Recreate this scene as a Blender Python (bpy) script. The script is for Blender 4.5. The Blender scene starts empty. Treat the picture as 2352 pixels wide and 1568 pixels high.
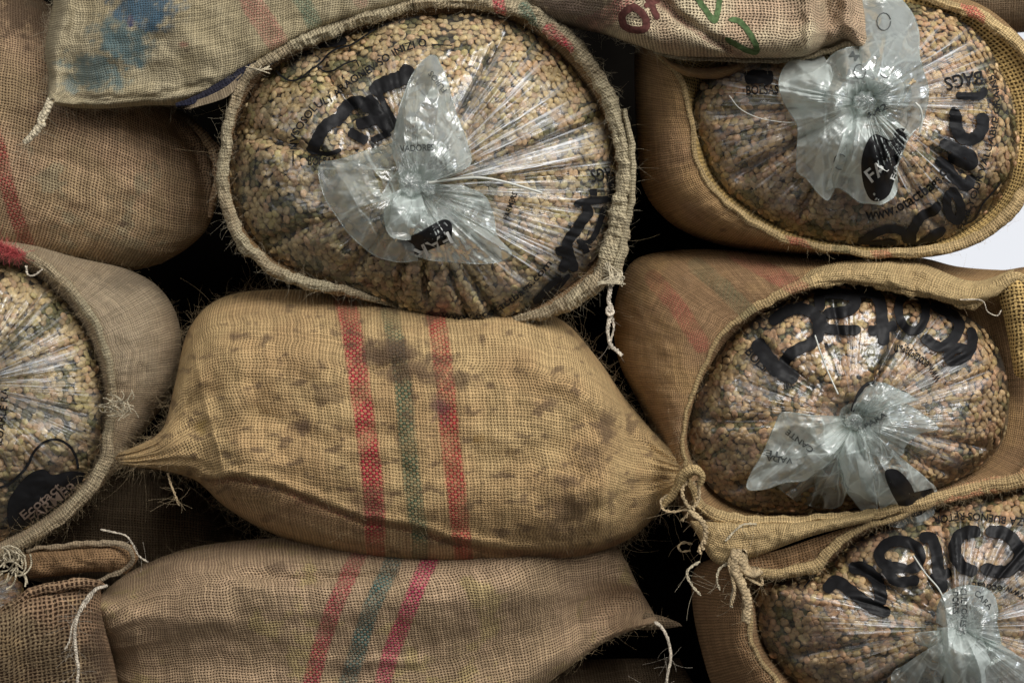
import bpy, math, random
import numpy as np
from mathutils import Vector
from mathutils.bvhtree import BVHTree

random.seed(7); RNG = np.random.default_rng(7)
scene = bpy.context.scene
W, H, S = 2352.0, 1568.0, 0.00055          # frame units and metres per unit on the plane d = 0
LENS = 50.0
D = LENS / 36.0 * W * S                    # camera distance from that plane

# ------------------------------------------------------------------ camera, world, lamps, exposure
cam_data = bpy.data.cameras.new("camera"); cam = bpy.data.objects.new("camera", cam_data)
scene.collection.objects.link(cam); scene.camera = cam
cam.location = (0, -D, 0); cam.rotation_euler = (math.pi/2, 0, 0)
cam_data.lens = LENS; cam_data.sensor_width = 36; cam_data.clip_end = 200
cam_data.dof.use_dof = True; cam_data.dof.focus_distance = D-0.03; cam_data.dof.aperture_fstop = 7.1

world = bpy.data.worlds.new("World"); scene.world = world; world.use_nodes = True
wn = world.node_tree.nodes; wl = world.node_tree.links
bg = wn["Background"]; bg.inputs["Color"].default_value = (0.93, 0.94, 1.0, 1); bg.inputs["Strength"].default_value = 0.11

def area_lamp(name, loc, target, sx, sy, power, col):
    l = bpy.data.lights.new(name, 'AREA'); l.shape = 'RECTANGLE'; l.size = sx; l.size_y = sy; l.energy = power; l.color = col
    o = bpy.data.objects.new(name, l); scene.collection.objects.link(o); o.location = loc
    o.rotation_euler = (Vector(target)-Vector(loc)).to_track_quat('-Z', 'Y').to_euler()
    return o
area_lamp("key_lamp", (1.35, -2.35, 1.8), (0.0, 0, 0), 2.3, 1.7, 134, (1.0, 0.97, 0.93))
area_lamp("left_fill", (-1.9, -2.6, 1.3), (0, 0, 0), 2.0, 1.6, 20, (1.0, 0.97, 0.94))  # fill added from front left to brighten cloth turned from the key
area_lamp("side_lamp", (3.2, -1.0, 0.8), (0.2, 0, 0), 1.0, 1.6, 12, (0.86, 0.93, 1.0))

vs = scene.view_settings
vs.view_transform = 'Standard'; vs.look = 'None'; vs.gamma = 1; vs.use_curve_mapping = False; vs.exposure = 0.0
scene.cycles.transparent_max_bounces = 14
scene.cycles.max_bounces = 6

# ------------------------------------------------------------------ numeric helpers
_perm = RNG.permutation(256); _perm = np.concatenate([_perm, _perm, _perm])
_grad = RNG.normal(size=(256, 3)); _grad /= np.linalg.norm(_grad, axis=1)[:, None]
def noise(x, y, z=0.0):
    x, y, z = np.broadcast_arrays(np.asarray(x, float), np.asarray(y, float), np.asarray(z, float))
    xi, yi, zi = np.floor(x).astype(int), np.floor(y).astype(int), np.floor(z).astype(int)
    xf, yf, zf = x-xi, y-yi, z-zi
    f = lambda t: t*t*t*(t*(t*6-15)+10)
    u, v, w = f(xf), f(yf), f(zf)
    def g(dx, dy, dz):
        h = _perm[_perm[_perm[(xi+dx) & 255] + ((yi+dy) & 255)] + ((zi+dz) & 255)]
        G = _grad[h]
        return G[..., 0]*(xf-dx)+G[..., 1]*(yf-dy)+G[..., 2]*(zf-dz)
    L = lambda a, b, t: a+(b-a)*t
    return 1.6*L(L(L(g(0,0,0), g(1,0,0), u), L(g(0,1,0), g(1,1,0), u), v),
                 L(L(g(0,0,1), g(1,0,1), u), L(g(0,1,1), g(1,1,1), u), v), w)
def fbm(x, y, z=0.0, o=3):
    s = 0; a = 1.0
    for k in range(o):
        s = s + a*noise(x*2**k+17*k, y*2**k+5*k, z); a *= .5
    return s
def sstep(a, b, x):
    t = np.clip((x-a)/(b-a), 0, 1); return t*t*(3-2*t)

def world_pt(p):                            # frame coordinates + d (metres towards the viewer) to a point of the place
    p = np.asarray(p, float); k = (D-p[..., 2])/D
    return np.stack([(p[..., 0]-W/2)*S*k, -p[..., 2], (H/2-p[..., 1])*S*k], -1)

def catmull(pts, n, closed=False):
    P = np.asarray(pts, float)
    if closed: Q = np.vstack([P[-1], P, P[0], P[1]]); m = len(P)
    else: Q = np.vstack([2*P[0]-P[1], P, 2*P[-1]-P[-2]]); m = len(P)-1
    out = []
    for i in range(m):
        p0, p1, p2, p3 = Q[i:i+4]
        t = np.linspace(0, 1, 24, endpoint=False)[:, None]
        out.append(.5*((2*p1)+(-p0+p2)*t+(2*p0-5*p1+4*p2-p3)*t**2+(-p0+3*p1-3*p2+p3)*t**3))
    out.append(P[:1] if closed else P[-1:])
    C = np.vstack(out)
    s = np.concatenate([[0], np.cumsum(np.linalg.norm(np.diff(C[:, :2], axis=0), axis=1)+1e-9)])
    q = np.linspace(0, s[-1], n, endpoint=not closed)
    return np.stack([np.interp(q, s, C[:, k]) for k in range(C.shape[1])], 1)

def d3(pts, d):
    return [(p[0], p[1], p[2] if len(p) > 2 else d) for p in pts]
def Z(x0, y0, k):                            # read-off coordinates of an enlarged detail to frame units
    def f(*pts): return [((x0+p[0]/k)*.98990, (y0+p[1]/k)*.98990) for p in pts]
    return f
zC = Z(500, 0, 2.01); zE = Z(1400, 0, 2.41); zF = Z(1400, 560, 2.41); zG = Z(1500, 1050, 2.685); zJ = Z(0, 520, 1.474)
zH = Z(380, 640, 1.8375); zC1 = Z(640, 60, 4.611); zC2 = Z(1080, 360, 3.7325); zE1 = Z(1780, 0, 3.267)
zK = Z(1480, 1040, 3.92); zBL = Z(0, 900, 2.293); zD = Z(1180, 0, 4.523)

def poly_dist(x, y, pts):
    best = np.full(x.shape, 1e9)
    for a, b in zip(pts[:-1], pts[1:]):
        ax, ay = a[:2]; bx, by = b[0]-ax, b[1]-ay
        t = np.clip(((x-ax)*bx+(y-ay)*by)/(bx*bx+by*by+1e-9), 0, 1)
        best = np.minimum(best, np.hypot(x-ax-t*bx, y-ay-t*by))
    return best

# ------------------------------------------------------------------ object helpers
def link(o, parent=None):
    scene.collection.objects.link(o)
    if parent: o.parent = parent
    return o
def thing(name, label, cat, loc, group=None):
    o = link(bpy.data.objects.new(name, None)); o.location = world_pt(loc); o.empty_display_size = .05
    o['label'] = label; o['category'] = cat
    if group: o['group'] = group
    return o
def mk(name, V, F, mat, parent=None, uv=None, cols=None, smooth=True, kind=None):
    """V (n,3) points of the place, F (m,k) int faces, uv per vertex (n,2), cols dict name -> (n,4)"""
    V = np.asarray(V, np.float32); F = np.asarray(F, np.int32)
    q = parent
    while q is not None: V = V-np.array(q.location, np.float32); q = q.parent
    me = bpy.data.meshes.new(name); k = F.shape[1]
    me.vertices.add(len(V)); me.vertices.foreach_set("co", V.ravel())
    me.loops.add(F.size); me.loops.foreach_set("vertex_index", F.ravel())
    me.polygons.add(len(F)); me.polygons.foreach_set("loop_start", np.arange(len(F), dtype=np.int32)*k)
    me.polygons.foreach_set("loop_total", np.full(len(F), k, np.int32))
    me.polygons.foreach_set("use_smooth", np.full(len(F), smooth))
    if uv is not None:
        l = me.uv_layers.new(name="UVMap"); l.data.foreach_set("uv", np.asarray(uv, np.float32)[F.ravel()].ravel())
    for n, c in (cols or {}).items():
        a = me.color_attributes.new(n, 'FLOAT_COLOR', 'POINT'); a.data.foreach_set("color", np.asarray(c, np.float32).ravel())
    me.update(calc_edges=True); me.validate()
    me.materials.append(mat)
    o = link(bpy.data.objects.new(name, me), parent)
    if kind: o['kind'] = kind
    return o
def grid_faces(r, c, closed=False, flip=False, off=0):
    cc = c if closed else c-1
    i, j = np.meshgrid(np.arange(r-1), np.arange(cc), indexing='ij'); j2 = (j+1) % c
    F = np.stack([i*c+j, i*c+j2, (i+1)*c+j2, (i+1)*c+j], -1).reshape(-1, 4)+off
    return F[:, ::-1] if flip else F

def tube_mesh(paths, nside=6):
    """paths: list of (points (n,3) place coordinates, radii (n,)) -> V, F, uv"""
    Vs, Fs, Us = [], [], []; off = 0
    for P, R in paths:
        P = np.asarray(P, float); n = len(P); R = np.broadcast_to(R, (n,))
        T = np.gradient(P, axis=0); T /= np.linalg.norm(T, axis=1)[:, None]+1e-12
        ref = np.array([0.13, -1, 0.21]); A = np.cross(T, ref); A /= np.linalg.norm(A, axis=1)[:, None]+1e-9; B = np.cross(T, A)
        a = np.linspace(0, 2*math.pi, nside, endpoint=False)
        ring = P[:, None]+R[:, None, None]*(np.cos(a)[None, :, None]*A[:, None]+np.sin(a)[None, :, None]*B[:, None])
        Vs.append(ring.reshape(-1, 3)); Fs.append(grid_faces(n, nside, True, off=off))
        s = np.concatenate([[0], np.cumsum(np.linalg.norm(np.diff(P, axis=0), axis=1))])
        Us.append(np.stack([np.repeat(s, nside), np.tile(a*.003, n)], 1)); off += n*nside
    return np.vstack(Vs), np.vstack(Fs), np.vstack(Us)

# ------------------------------------------------------------------ materials
class NT:
    def __init__(s, name):
        s.m = bpy.data.materials.new(name); s.m.use_nodes = True; s.t = s.m.node_tree
        s.t.nodes.clear(); s.out = s.n('ShaderNodeOutputMaterial')
    def n(s, typ, **kw):
        o = s.t.nodes.new(typ)
        for k, v in kw.items(): setattr(o, k, v)
        return o
    def put(s, sock, v):
        if isinstance(v, bpy.types.NodeSocket): s.t.links.new(v, sock)
        else: sock.default_value = v
    def math(s, op, a, b=0.0, c=0.0, clamp=False):
        o = s.n('ShaderNodeMath', operation=op, use_clamp=clamp)
        s.put(o.inputs[0], a); s.put(o.inputs[1], b)
        if op in ('MULTIPLY_ADD', 'SMOOTH_MIN', 'SMOOTH_MAX'): s.put(o.inputs[2], c)
        return o.outputs[0]
    def ss(s, v, a, b, lo=0.0, hi=1.0):
        o = s.n('ShaderNodeMapRange', interpolation_type='SMOOTHSTEP')
        for k, x in zip(range(5), (v, a, b, lo, hi)): s.put(o.inputs[k], x)
        return o.outputs[0]
    def noise(s, vec, scale, detail=2, rough=.5):
        o = s.n('ShaderNodeTexNoise'); s.put(o.inputs['Vector'], vec); s.put(o.inputs['Scale'], scale)
        s.put(o.inputs['Detail'], detail); s.put(o.inputs['Roughness'], rough); return o.outputs['Fac']
    def mix(s, f, a, b, mode='MIX'):
        o = s.n('ShaderNodeMix', data_type='RGBA', blend_type=mode, clamp_factor=True)
        s.put(o.inputs[0], f); s.put(o.inputs[6], a); s.put(o.inputs[7], b); return o.outputs[2]
    def vec(s, x, y, z=0.0):
        o = s.n('ShaderNodeCombineXYZ'); s.put(o.inputs[0], x); s.put(o.inputs[1], y); s.put(o.inputs[2], z); return o.outputs[0]
    def sep(s, v):
        o = s.n('ShaderNodeSeparateXYZ'); s.put(o.inputs[0], v); return o.outputs[0], o.outputs[1]
def c4(c): return (c[0], c[1], c[2], 1)

def burlap(name, base, alt, pitch=(.0042, .0037), loose=.5, patch=None, bump=1.0):
    m = NT(name); tc = m.n('ShaderNodeTexCoord'); obj = tc.outputs['Object']; x, y = m.sep(tc.outputs['UV'])
    wob = m.noise(tc.outputs['UV'], 40, 2); wob2 = m.noise(m.n('ShaderNodeVectorMath', operation='ADD').outputs[0], 1)
    off = m.n('ShaderNodeVectorMath', operation='ADD'); m.put(off.inputs[0], tc.outputs['UV']); off.inputs[1].default_value = (3.1, 7.7, 0)
    wob2 = m.noise(off.outputs[0], 40, 2)
    fine = m.noise(tc.outputs['UV'], 260, 2)
    u = m.math('MULTIPLY_ADD', x, 1/pitch[0], m.math('MULTIPLY_ADD', wob, .9, m.math('MULTIPLY', fine, .32)))
    v = m.math('MULTIPLY_ADD', y, 1/pitch[1], m.math('MULTIPLY_ADD', wob2, .9, m.math('MULTIPLY', fine, -.32)))
    su = m.math('SINE', m.math('MULTIPLY', u, math.pi)); sv = m.math('SINE', m.math('MULTIPLY', v, math.pi))
    a = m.math('ABSOLUTE', su); b = m.math('ABSOLUTE', sv)
    over = m.ss(m.math('MULTIPLY', su, sv), -.45, .45)
    ha = m.math('MULTIPLY', a, m.math('MULTIPLY_ADD', over, .5, .5)); hb = m.math('MULTIPLY', b, m.math('MULTIPLY_ADD', over, -.5, 1.0))
    hgt = m.math('MAXIMUM', ha, hb)
    thick = m.noise(tc.outputs['UV'], 22, 3)
    lo = m.math('MULTIPLY_ADD', thick, .5, loose-.20)
    hole = m.ss(m.math('MAXIMUM', a, b), m.math('SUBTRACT', lo, .10), m.math('ADD', lo, .10))
    # thread to thread variation
    tv = m.math('ADD', m.noise(m.vec(m.math('MULTIPLY', u, .9), m.math('MULTIPLY', v, .035)), 1.0, 1),
                m.noise(m.vec(m.math('MULTIPLY', u, .035), m.math('MULTIPLY', v, .9)), 1.0, 1))
    var = m.ss(tv, .6, 1.4, .72, 1.28)
    big = m.noise(obj, 9, 3, .6)
    col = m.mix(m.ss(big, .40, .62), c4(base), c4(alt))
    if patch:
        col = m.mix(m.ss(m.noise(obj, 13, 4, .65), .56, .64, 0, .55), col, c4(patch))
    dye_shade = m.n('ShaderNodeVertexColor', layer_name='dye_shade')
    speck = m.ss(m.math('ADD', over, m.math('MULTIPLY_ADD', m.noise(obj, 330, 1), 1.2, -.6)), .2, .6, .52, 1.0)
    col = m.mix(m.math('MULTIPLY', dye_shade.outputs['Alpha'], speck), col, dye_shade.outputs['Color'])
    col = m.mix(1.0, col, m.vec(var, var, var), 'MULTIPLY')
    fib = m.ss(m.noise(obj, 900, 2), .3, .7, .8, 1.2)
    k = m.math('MULTIPLY', m.math('MULTIPLY_ADD', hgt, .62, .48), fib)
    col = m.mix(1.0, col, m.vec(k, k, k), 'MULTIPLY')
    dirt_shade = m.n('ShaderNodeVertexColor', layer_name='dirt_shade')
    col = m.mix(dirt_shade.outputs['Alpha'], col, dirt_shade.outputs['Color'])
    col = m.mix(m.math('SUBTRACT', 1.0, hole), col, (base[0]*.10, base[1]*.08, base[2]*.07, 1))
    p = m.n('ShaderNodeBsdfPrincipled'); m.put(p.inputs['Base Color'], col); p.inputs['Roughness'].default_value = .92
    p.inputs['Specular IOR Level'].default_value = .15
    p.inputs['Sheen Weight'].default_value = .25; p.inputs['Sheen Roughness'].default_value = .5; p.inputs['Sheen Tint'].default_value = c4([min(1, c*2) for c in base])
    bp = m.n('ShaderNodeBump'); bp.inputs['Strength'].default_value = .8*bump; bp.inputs['Distance'].default_value = .0016
    m.put(bp.inputs['Height'], m.math('MULTIPLY_ADD', hgt, 1.0, m.math('MULTIPLY', m.noise(obj, 120, 3), 1.2)))
    m.put(p.inputs['Normal'], bp.outputs[0]); m.put(m.out.inputs[0], p.outputs[0])
    return m.m

def fibre_mat(name, col, r=.8):
    m = NT(name); tc = m.n('ShaderNodeTexCoord')
    k = m.ss(m.noise(tc.outputs['Object'], 150, 3), .3, .7, .6, 1.2)
    p = m.n('ShaderNodeBsdfPrincipled'); m.put(p.inputs['Base Color'], m.mix(1.0, c4(col), m.vec(k, k, k), 'MULTIPLY')); p.inputs['Roughness'].default_value = r
    bp = m.n('ShaderNodeBump'); bp.inputs['Distance'].default_value = .001; bp.inputs['Strength'].default_value = .6
    x, y = m.sep(tc.outputs['UV'])
    m.put(bp.inputs['Height'], m.math('SINE', m.math('MULTIPLY_ADD', x, 1900.0, m.math('MULTIPLY', y, 700.0)))); m.put(p.inputs['Normal'], bp.outputs[0])
    m.put(m.out.inputs[0], p.outputs[0]); return m.m

def bean_mat():
    m = NT('green_coffee'); vc = m.n('ShaderNodeVertexColor', layer_name='tone'); tc = m.n('ShaderNodeTexCoord')
    k = m.ss(m.noise(tc.outputs['Object'], 260, 2), .3, .7, .78, 1.18)
    p = m.n('ShaderNodeBsdfPrincipled'); m.put(p.inputs['Base Color'], m.mix(1.0, vc.outputs['Color'], m.vec(k, k, k), 'MULTIPLY'))
    p.inputs['Roughness'].default_value = .55; p.inputs['Specular IOR Level'].default_value = .35
    m.put(m.out.inputs[0], p.outputs[0]); return m.m

def film_mat(name='liner_film', streak=1.0, milk=.03):
    """clear polyethylene: transparent, glossy at grazing angles, with radial highlights painted in as white streaks (UV = around, in/out)"""
    m = NT(name); tc = m.n('ShaderNodeTexCoord'); x, y = m.sep(tc.outputs['UV']); vc = m.n('ShaderNodeVertexColor', layer_name='pull')
    r, g = m.sep(vc.outputs['Color'])
    st = m.noise(m.vec(m.math('MULTIPLY', x, 24.0), m.math('MULTIPLY', y, 1.6)), 1.0, 4, .62)
    st2 = m.noise(m.vec(m.math('MULTIPLY', x, 80.0), m.math('MULTIPLY', y, 3.0), 4.0), 1.0, 3, .6)
    cr = m.noise(tc.outputs['Object'], 15, 1, .4)
    lw = m.n('ShaderNodeLayerWeight'); lw.inputs['Blend'].default_value = .25
    bp = m.n('ShaderNodeBump'); bp.inputs['Distance'].default_value = .005; bp.inputs['Strength'].default_value = 1.0
    hgt = m.math('ADD', m.math('MULTIPLY', st, r), m.math('MULTIPLY_ADD', st2, m.math('MULTIPLY', r, .35), m.math('MULTIPLY', cr, .35)))
    m.put(bp.inputs['Height'], hgt)
    gl = m.n('ShaderNodeBsdfGlossy'); gl.inputs['Color'].default_value = (.95, .97, 1, 1); gl.inputs['Roughness'].default_value = .27; m.put(gl.inputs['Normal'], bp.outputs[0])
    tr = m.n('ShaderNodeBsdfTransparent'); tr.inputs['Color'].default_value = (.97, .97, .96, 1)
    df = m.n('ShaderNodeBsdfDiffuse'); df.inputs['Color'].default_value = (.86, .88, .90, 1); m.put(df.inputs['Normal'], bp.outputs[0])
    # highlights painted in as diffuse white, masked by pulls
    pull = m.math('MULTIPLY', m.ss(m.math('ADD', m.math('MULTIPLY', st, .6), m.math('MULTIPLY', st2, .4)), .49, .60), r)
    fd = m.math('MULTIPLY_ADD', pull, .62*streak, m.math('MULTIPLY', m.ss(cr, .45, .7), milk), clamp=True)
    veil = m.ss(m.noise(m.vec(m.math('MULTIPLY', x, 9.0), m.math('MULTIPLY', y, 1.1), 9.0), 1.0, 2), .46, .66)
    fd = m.math('MULTIPLY_ADD', m.math('MULTIPLY', veil, r), .26, fd, clamp=True)  # broad soft highlights painted in as a white veil
    m1 = m.n('ShaderNodeMixShader'); m.put(m1.inputs[0], fd); m.put(m1.inputs[1], tr.outputs[0]); m.put(m1.inputs[2], df.outputs[0])
    m2 = m.n('ShaderNodeMixShader'); m.put(m2.inputs[0], m.math('MULTIPLY_ADD', lw.outputs['Fresnel'], .9, .06, clamp=True)); m.put(m2.inputs[1], m1.outputs[0]); m.put(m2.inputs[2], gl.outputs[0])
    m.put(m.out.inputs[0], m2.outputs[0]); return m.m

def neck_mat(name='crumpled_film', alpha=.70, tint=(.80, .88, .85)):
    m = NT(name); tc = m.n('ShaderNodeTexCoord')
    cr = m.noise(tc.outputs['Object'], 22, 1, .4); cr2 = m.noise(tc.outputs['Object'], 48, 1, .4)
    fold = m.math('ABSOLUTE', m.math('SUBTRACT', cr, .5)); fold2 = m.math('ABSOLUTE', m.math('SUBTRACT', cr2, .5))
    bp = m.n('ShaderNodeBump'); bp.inputs['Distance'].default_value = .02; bp.inputs['Strength'].default_value = .55
    m.put(bp.inputs['Height'], m.math('MULTIPLY_ADD', fold2, .3, fold))
    lw = m.n('ShaderNodeLayerWeight'); lw.inputs['Blend'].default_value = .45; m.put(lw.inputs['Normal'], bp.outputs[0])
    tr = m.n('ShaderNodeBsdfTransparent'); tr.inputs['Color'].default_value = (.93, .95, .94, 1)
    df = m.n('ShaderNodeBsdfDiffuse'); df.inputs['Color'].default_value = c4(tint); m.put(df.inputs['Normal'], bp.outputs[0])
    tl = m.n('ShaderNodeBsdfTranslucent'); tl.inputs['Color'].default_value = c4(tint); m.put(tl.inputs['Normal'], bp.outputs[0])
    gl = m.n('ShaderNodeBsdfGlossy'); gl.inputs['Roughness'].default_value = .22; m.put(gl.inputs['Normal'], bp.outputs[0])
    a = m.n('ShaderNodeMixShader'); a.inputs[0].default_value = .45; m.put(a.inputs[1], df.outputs[0]); m.put(a.inputs[2], tl.outputs[0])
    vc = m.n('ShaderNodeVertexColor', layer_name='fold'); cx, lay = m.sep(vc.outputs['Color'])
    edge = m.math('MULTIPLY_ADD', lw.outputs['Facing'], .45, m.math('MULTIPLY', cx, .55))
    f = m.math('ADD', edge, m.math('MULTIPLY_ADD', lay, .55, alpha-.50), clamp=True)
    b = m.n('ShaderNodeMixShader'); m.put(b.inputs[0], f); m.put(b.inputs[1], tr.outputs[0]); m.put(b.inputs[2], a.outputs[0])
    c = m.n('ShaderNodeMixShader'); m.put(c.inputs[0], m.math('MULTIPLY_ADD', lw.outputs['Fresnel'], .5, .05, clamp=True)); m.put(c.inputs[1], b.outputs[0]); m.put(c.inputs[2], gl.outputs[0])
    m.put(m.out.inputs[0], c.outputs[0]); return m.m

def plain(name, col, rough=.5, spec=.5, nz=0.0, scale=30):
    m = NT(name); p = m.n('ShaderNodeBsdfPrincipled'); tc = m.n('ShaderNodeTexCoord')
    k = m.ss(m.noise(tc.outputs['Object'], scale, 4), .3, .7, 1-nz, 1+nz)
    m.put(p.inputs['Base Color'], m.mix(1.0, c4(col), m.vec(k, k, k), 'MULTIPLY'))
    p.inputs['Roughness'].default_value = rough; p.inputs['Specular IOR Level'].default_value = spec
    m.put(m.out.inputs[0], p.outputs[0]); return m.m

TAN, PINK, GOLD, GREY, OLIVE = (.40, .285, .15), (.37, .25, .165), (.43, .29, .12), (.38, .31, .20), (.30, .26, .13)
M = dict(
    H=burlap('burlap_straw', (.49, .345, .17), (.43, .285, .14), loose=.46),
    I=burlap('burlap_rosy', (.46, .325, .205), (.39, .28, .17), loose=.60, patch=(.40, .32, .13)),
    A=burlap('burlap_russet', (.47, .32, .195), (.39, .28, .16), loose=.64, patch=(.27, .25, .16)),
    B=burlap('burlap_grey_tan', (.42, .36, .235), (.37, .31, .19), pitch=(.0036, .0030), loose=.28),
    Chem=burlap('burlap_hem_pale', (.44, .38, .25), (.38, .30, .19), pitch=(.004, .003), loose=.15, bump=1.6),
    D=burlap('burlap_cream', (.50, .42, .28), (.42, .30, .20), loose=.66),
    E=burlap('burlap_golden', (.34, .215, .10), (.26, .16, .085), pitch=(.0034, .0028), loose=.25),
    Ehem=burlap('burlap_golden_hem', (.52, .38, .19), (.45, .32, .16), pitch=(.0036, .0030), loose=.15, bump=1.4),
    net=burlap('burlap_open_net', (.55, .38, .15), (.48, .33, .13), pitch=(.0058, .0052), loose=.72),
    J=burlap('burlap_ash', (.36, .285, .19), (.33, .25, .16), pitch=(.0034, .0030), loose=.30),
    K=burlap('burlap_loose', (.31, .20, .12), (.26, .19, .11), pitch=(.0062, .0056), loose=.74, patch=(.33, .23, .12)),
    G=burlap('burlap_brown', (.27, .165, .085), (.23, .14, .07), pitch=(.0042, .0036), loose=.45),
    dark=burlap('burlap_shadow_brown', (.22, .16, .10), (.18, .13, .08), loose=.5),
    navy=burlap('burlap_navy', (.018, .019, .034), (.04, .037, .045), loose=.25),
    fib=fibre_mat('jute_fibre', (.50, .38, .22)), fibp=fibre_mat('jute_fibre_pale', (.62, .54, .38)), fibr=fibre_mat('jute_fibre_red', (.55, .10, .10)),
    twine=fibre_mat('pale_twine', (.66, .58, .46)), zip=plain('clear_nylon', (.50, .51, .46), .25, .6),
    bean=bean_mat(), film=film_mat(), neck=neck_mat(), neck_thin=neck_mat('thin_clear_film', .40),
    ink=plain('black_ink', (.010, .010, .011), .5, .18, .2), inkg=plain('grey_ink', (.07, .08, .08), .4, .4),
    dim_ink=plain('brown_lettering', (.20, .15, .12), .6, .2), pale_ink=plain('pale_lettering', (.55, .56, .53), .5, .3), red_ink=plain('dark_red_ink', (.09, .035, .03), .9, .1, .3, 200),
    green_ink=plain('green_ink', (.075, .12, .05), .9, .1, .35, 200))

# ------------------------------------------------------------------ cloth marks
def stripes_fn(stripes=(), stains=(), spots=0.0, seed=0, lines=()):
    """stripes: (points, halfwidth, rgb, strength); stains, dark patches and shade painted into the cloth: (x, y, rx, ry, strength, rgb)"""
    def f(x, y):
        rgb = np.zeros(x.shape+(3,)); al = np.zeros(x.shape)
        for pts, hw, c, st in stripes:
            dd = poly_dist(x, y, pts)+noise(x/16, y/16, seed)*2.5
            a = st*(1-sstep(hw-3, hw+3, dd))*np.clip(.85+.45*fbm(x/55, y/55, seed+3), .25, 1.0)
            new = al < a; rgb[new] = c; al = np.maximum(al, a)
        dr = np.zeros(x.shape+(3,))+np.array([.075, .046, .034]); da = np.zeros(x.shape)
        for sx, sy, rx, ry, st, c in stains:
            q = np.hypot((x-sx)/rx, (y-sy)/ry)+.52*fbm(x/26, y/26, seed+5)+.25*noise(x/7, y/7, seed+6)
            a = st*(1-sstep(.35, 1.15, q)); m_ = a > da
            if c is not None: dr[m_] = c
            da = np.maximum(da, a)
        if spots:
            da = np.maximum(da, spots*sstep(.36, .66, fbm(x/42, y/30, seed+9, 4)))
            da = np.maximum(da, spots*sstep(.62, .80, fbm(x/17, y/12, seed+11, 3))*sstep(-.1, .3, fbm(x/140, y/110, seed+12, 2)))
        return np.concatenate([rgb, al[..., None]], -1), np.concatenate([dr, da[..., None]], -1)
    return f
NOFN = stripes_fn()

def coons(T, B, L, R, n, m):
    T, B, L, R = [catmull(q, k) for q, k in ((T, n), (B, n), (L, m), (R, m))]
    tu = (1-np.cos(np.pi*np.linspace(0, 1, n)))/2; tv = (1-np.cos(np.pi*np.linspace(0, 1, m)))/2
    tu = .55*tu+.45*np.linspace(0, 1, n); tv = .55*tv+.45*np.linspace(0, 1, m)
    rs = lambda C, t: np.stack([np.interp(t, np.linspace(0, 1, len(C)), C[:, k]) for k in range(3)], 1)
    T, B, L, R = rs(T, tu), rs(B, tu), rs(L, tv), rs(R, tv)
    u = tu[None, :, None]; v = tv[:, None, None]
    return ((1-v)*T[None]+v*B[None]+(1-u)*L[:, None]+u*R[:, None]
            - ((1-u)*(1-v)*T[0]+u*(1-v)*T[-1]+(1-u)*v*B[0]+u*v*B[-1])), tu, tv
def arc_uv(Wp, i0, j0):
    du = np.linalg.norm(np.diff(Wp, axis=1), axis=2); U = np.concatenate([np.zeros((Wp.shape[0], 1)), np.cumsum(du, 1)], 1); U -= U[:, j0:j0+1]
    dv = np.linalg.norm(np.diff(Wp, axis=0), axis=2); V = np.concatenate([np.zeros((1, Wp.shape[1])), np.cumsum(dv, 0)], 0); V -= V[i0:i0+1]
    return np.stack([U, V], -1)

def closed_sack(parent, mat, T, B, L, R, edge, bulge, back=.22, n=260, m=160, pa=2.6, pb=2.2, q=.5, marks=NOFN, creases=(), rough=.006, seed=0, name='cloth', pucker=.010):
    P, tu, tv = coons(d3(T, edge), d3(B, edge), d3(L, edge), d3(R, edge), n, m)
    a = np.abs(2*tu-1)[None]**pa; b = np.abs(2*tv-1)[:, None]**pb
    prof = ((1-a)*(1-b))**q
    hl = np.linalg.norm(P[-1, :, :2]-P[0, :, :2], axis=1); prof = prof*(np.clip(hl/(.7*hl.max()), 0, 1)**.9)[None]
    x, y = P[..., 0].copy(), P[..., 1].copy()
    V, F, U, C1, C2 = [], [], [], [], []; off = 0
    for sgn, hb in ((1, bulge), (-1, -back)):
        Q = P.copy(); Q[..., 2] += hb*prof
        if sgn > 0:
            Q[..., 2] += rough*prof*(fbm(x/150, y/150, seed)*1.3+.20*fbm(x/45, y/45, seed+2))
            en = np.exp(-(1-np.abs(2*tu-1))/.20)[None]; vv = tv[:, None]+0*x      # pucker towards the sewn ends
            Q[..., 2] += prof**.5*en*pucker*(1-2.4*np.abs(noise(vv*7+seed, x/420, seed+4)))
            for pts, wd, dep in creases:
                dd = poly_dist(x, y, pts)+6*noise(x/30, y/30, seed)
                Q[..., 2] += dep*np.exp(-(dd/wd)**2)*np.minimum(1, prof*2.5)
        Wp = world_pt(Q); V.append(Wp.reshape(-1, 3)); F.append(grid_faces(m, n, flip=sgn > 0, off=off)); off += n*m
        U.append(arc_uv(Wp, m//2, n//2).reshape(-1, 2)); d1, d2 = marks(x, y); C1.append(d1.reshape(-1, 4)); C2.append(d2.reshape(-1, 4))
    return mk(name, np.vstack(V), np.vstack(F), mat, parent, np.vstack(U), dict(dye_shade=np.vstack(C1), dirt_shade=np.vstack(C2)))

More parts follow.
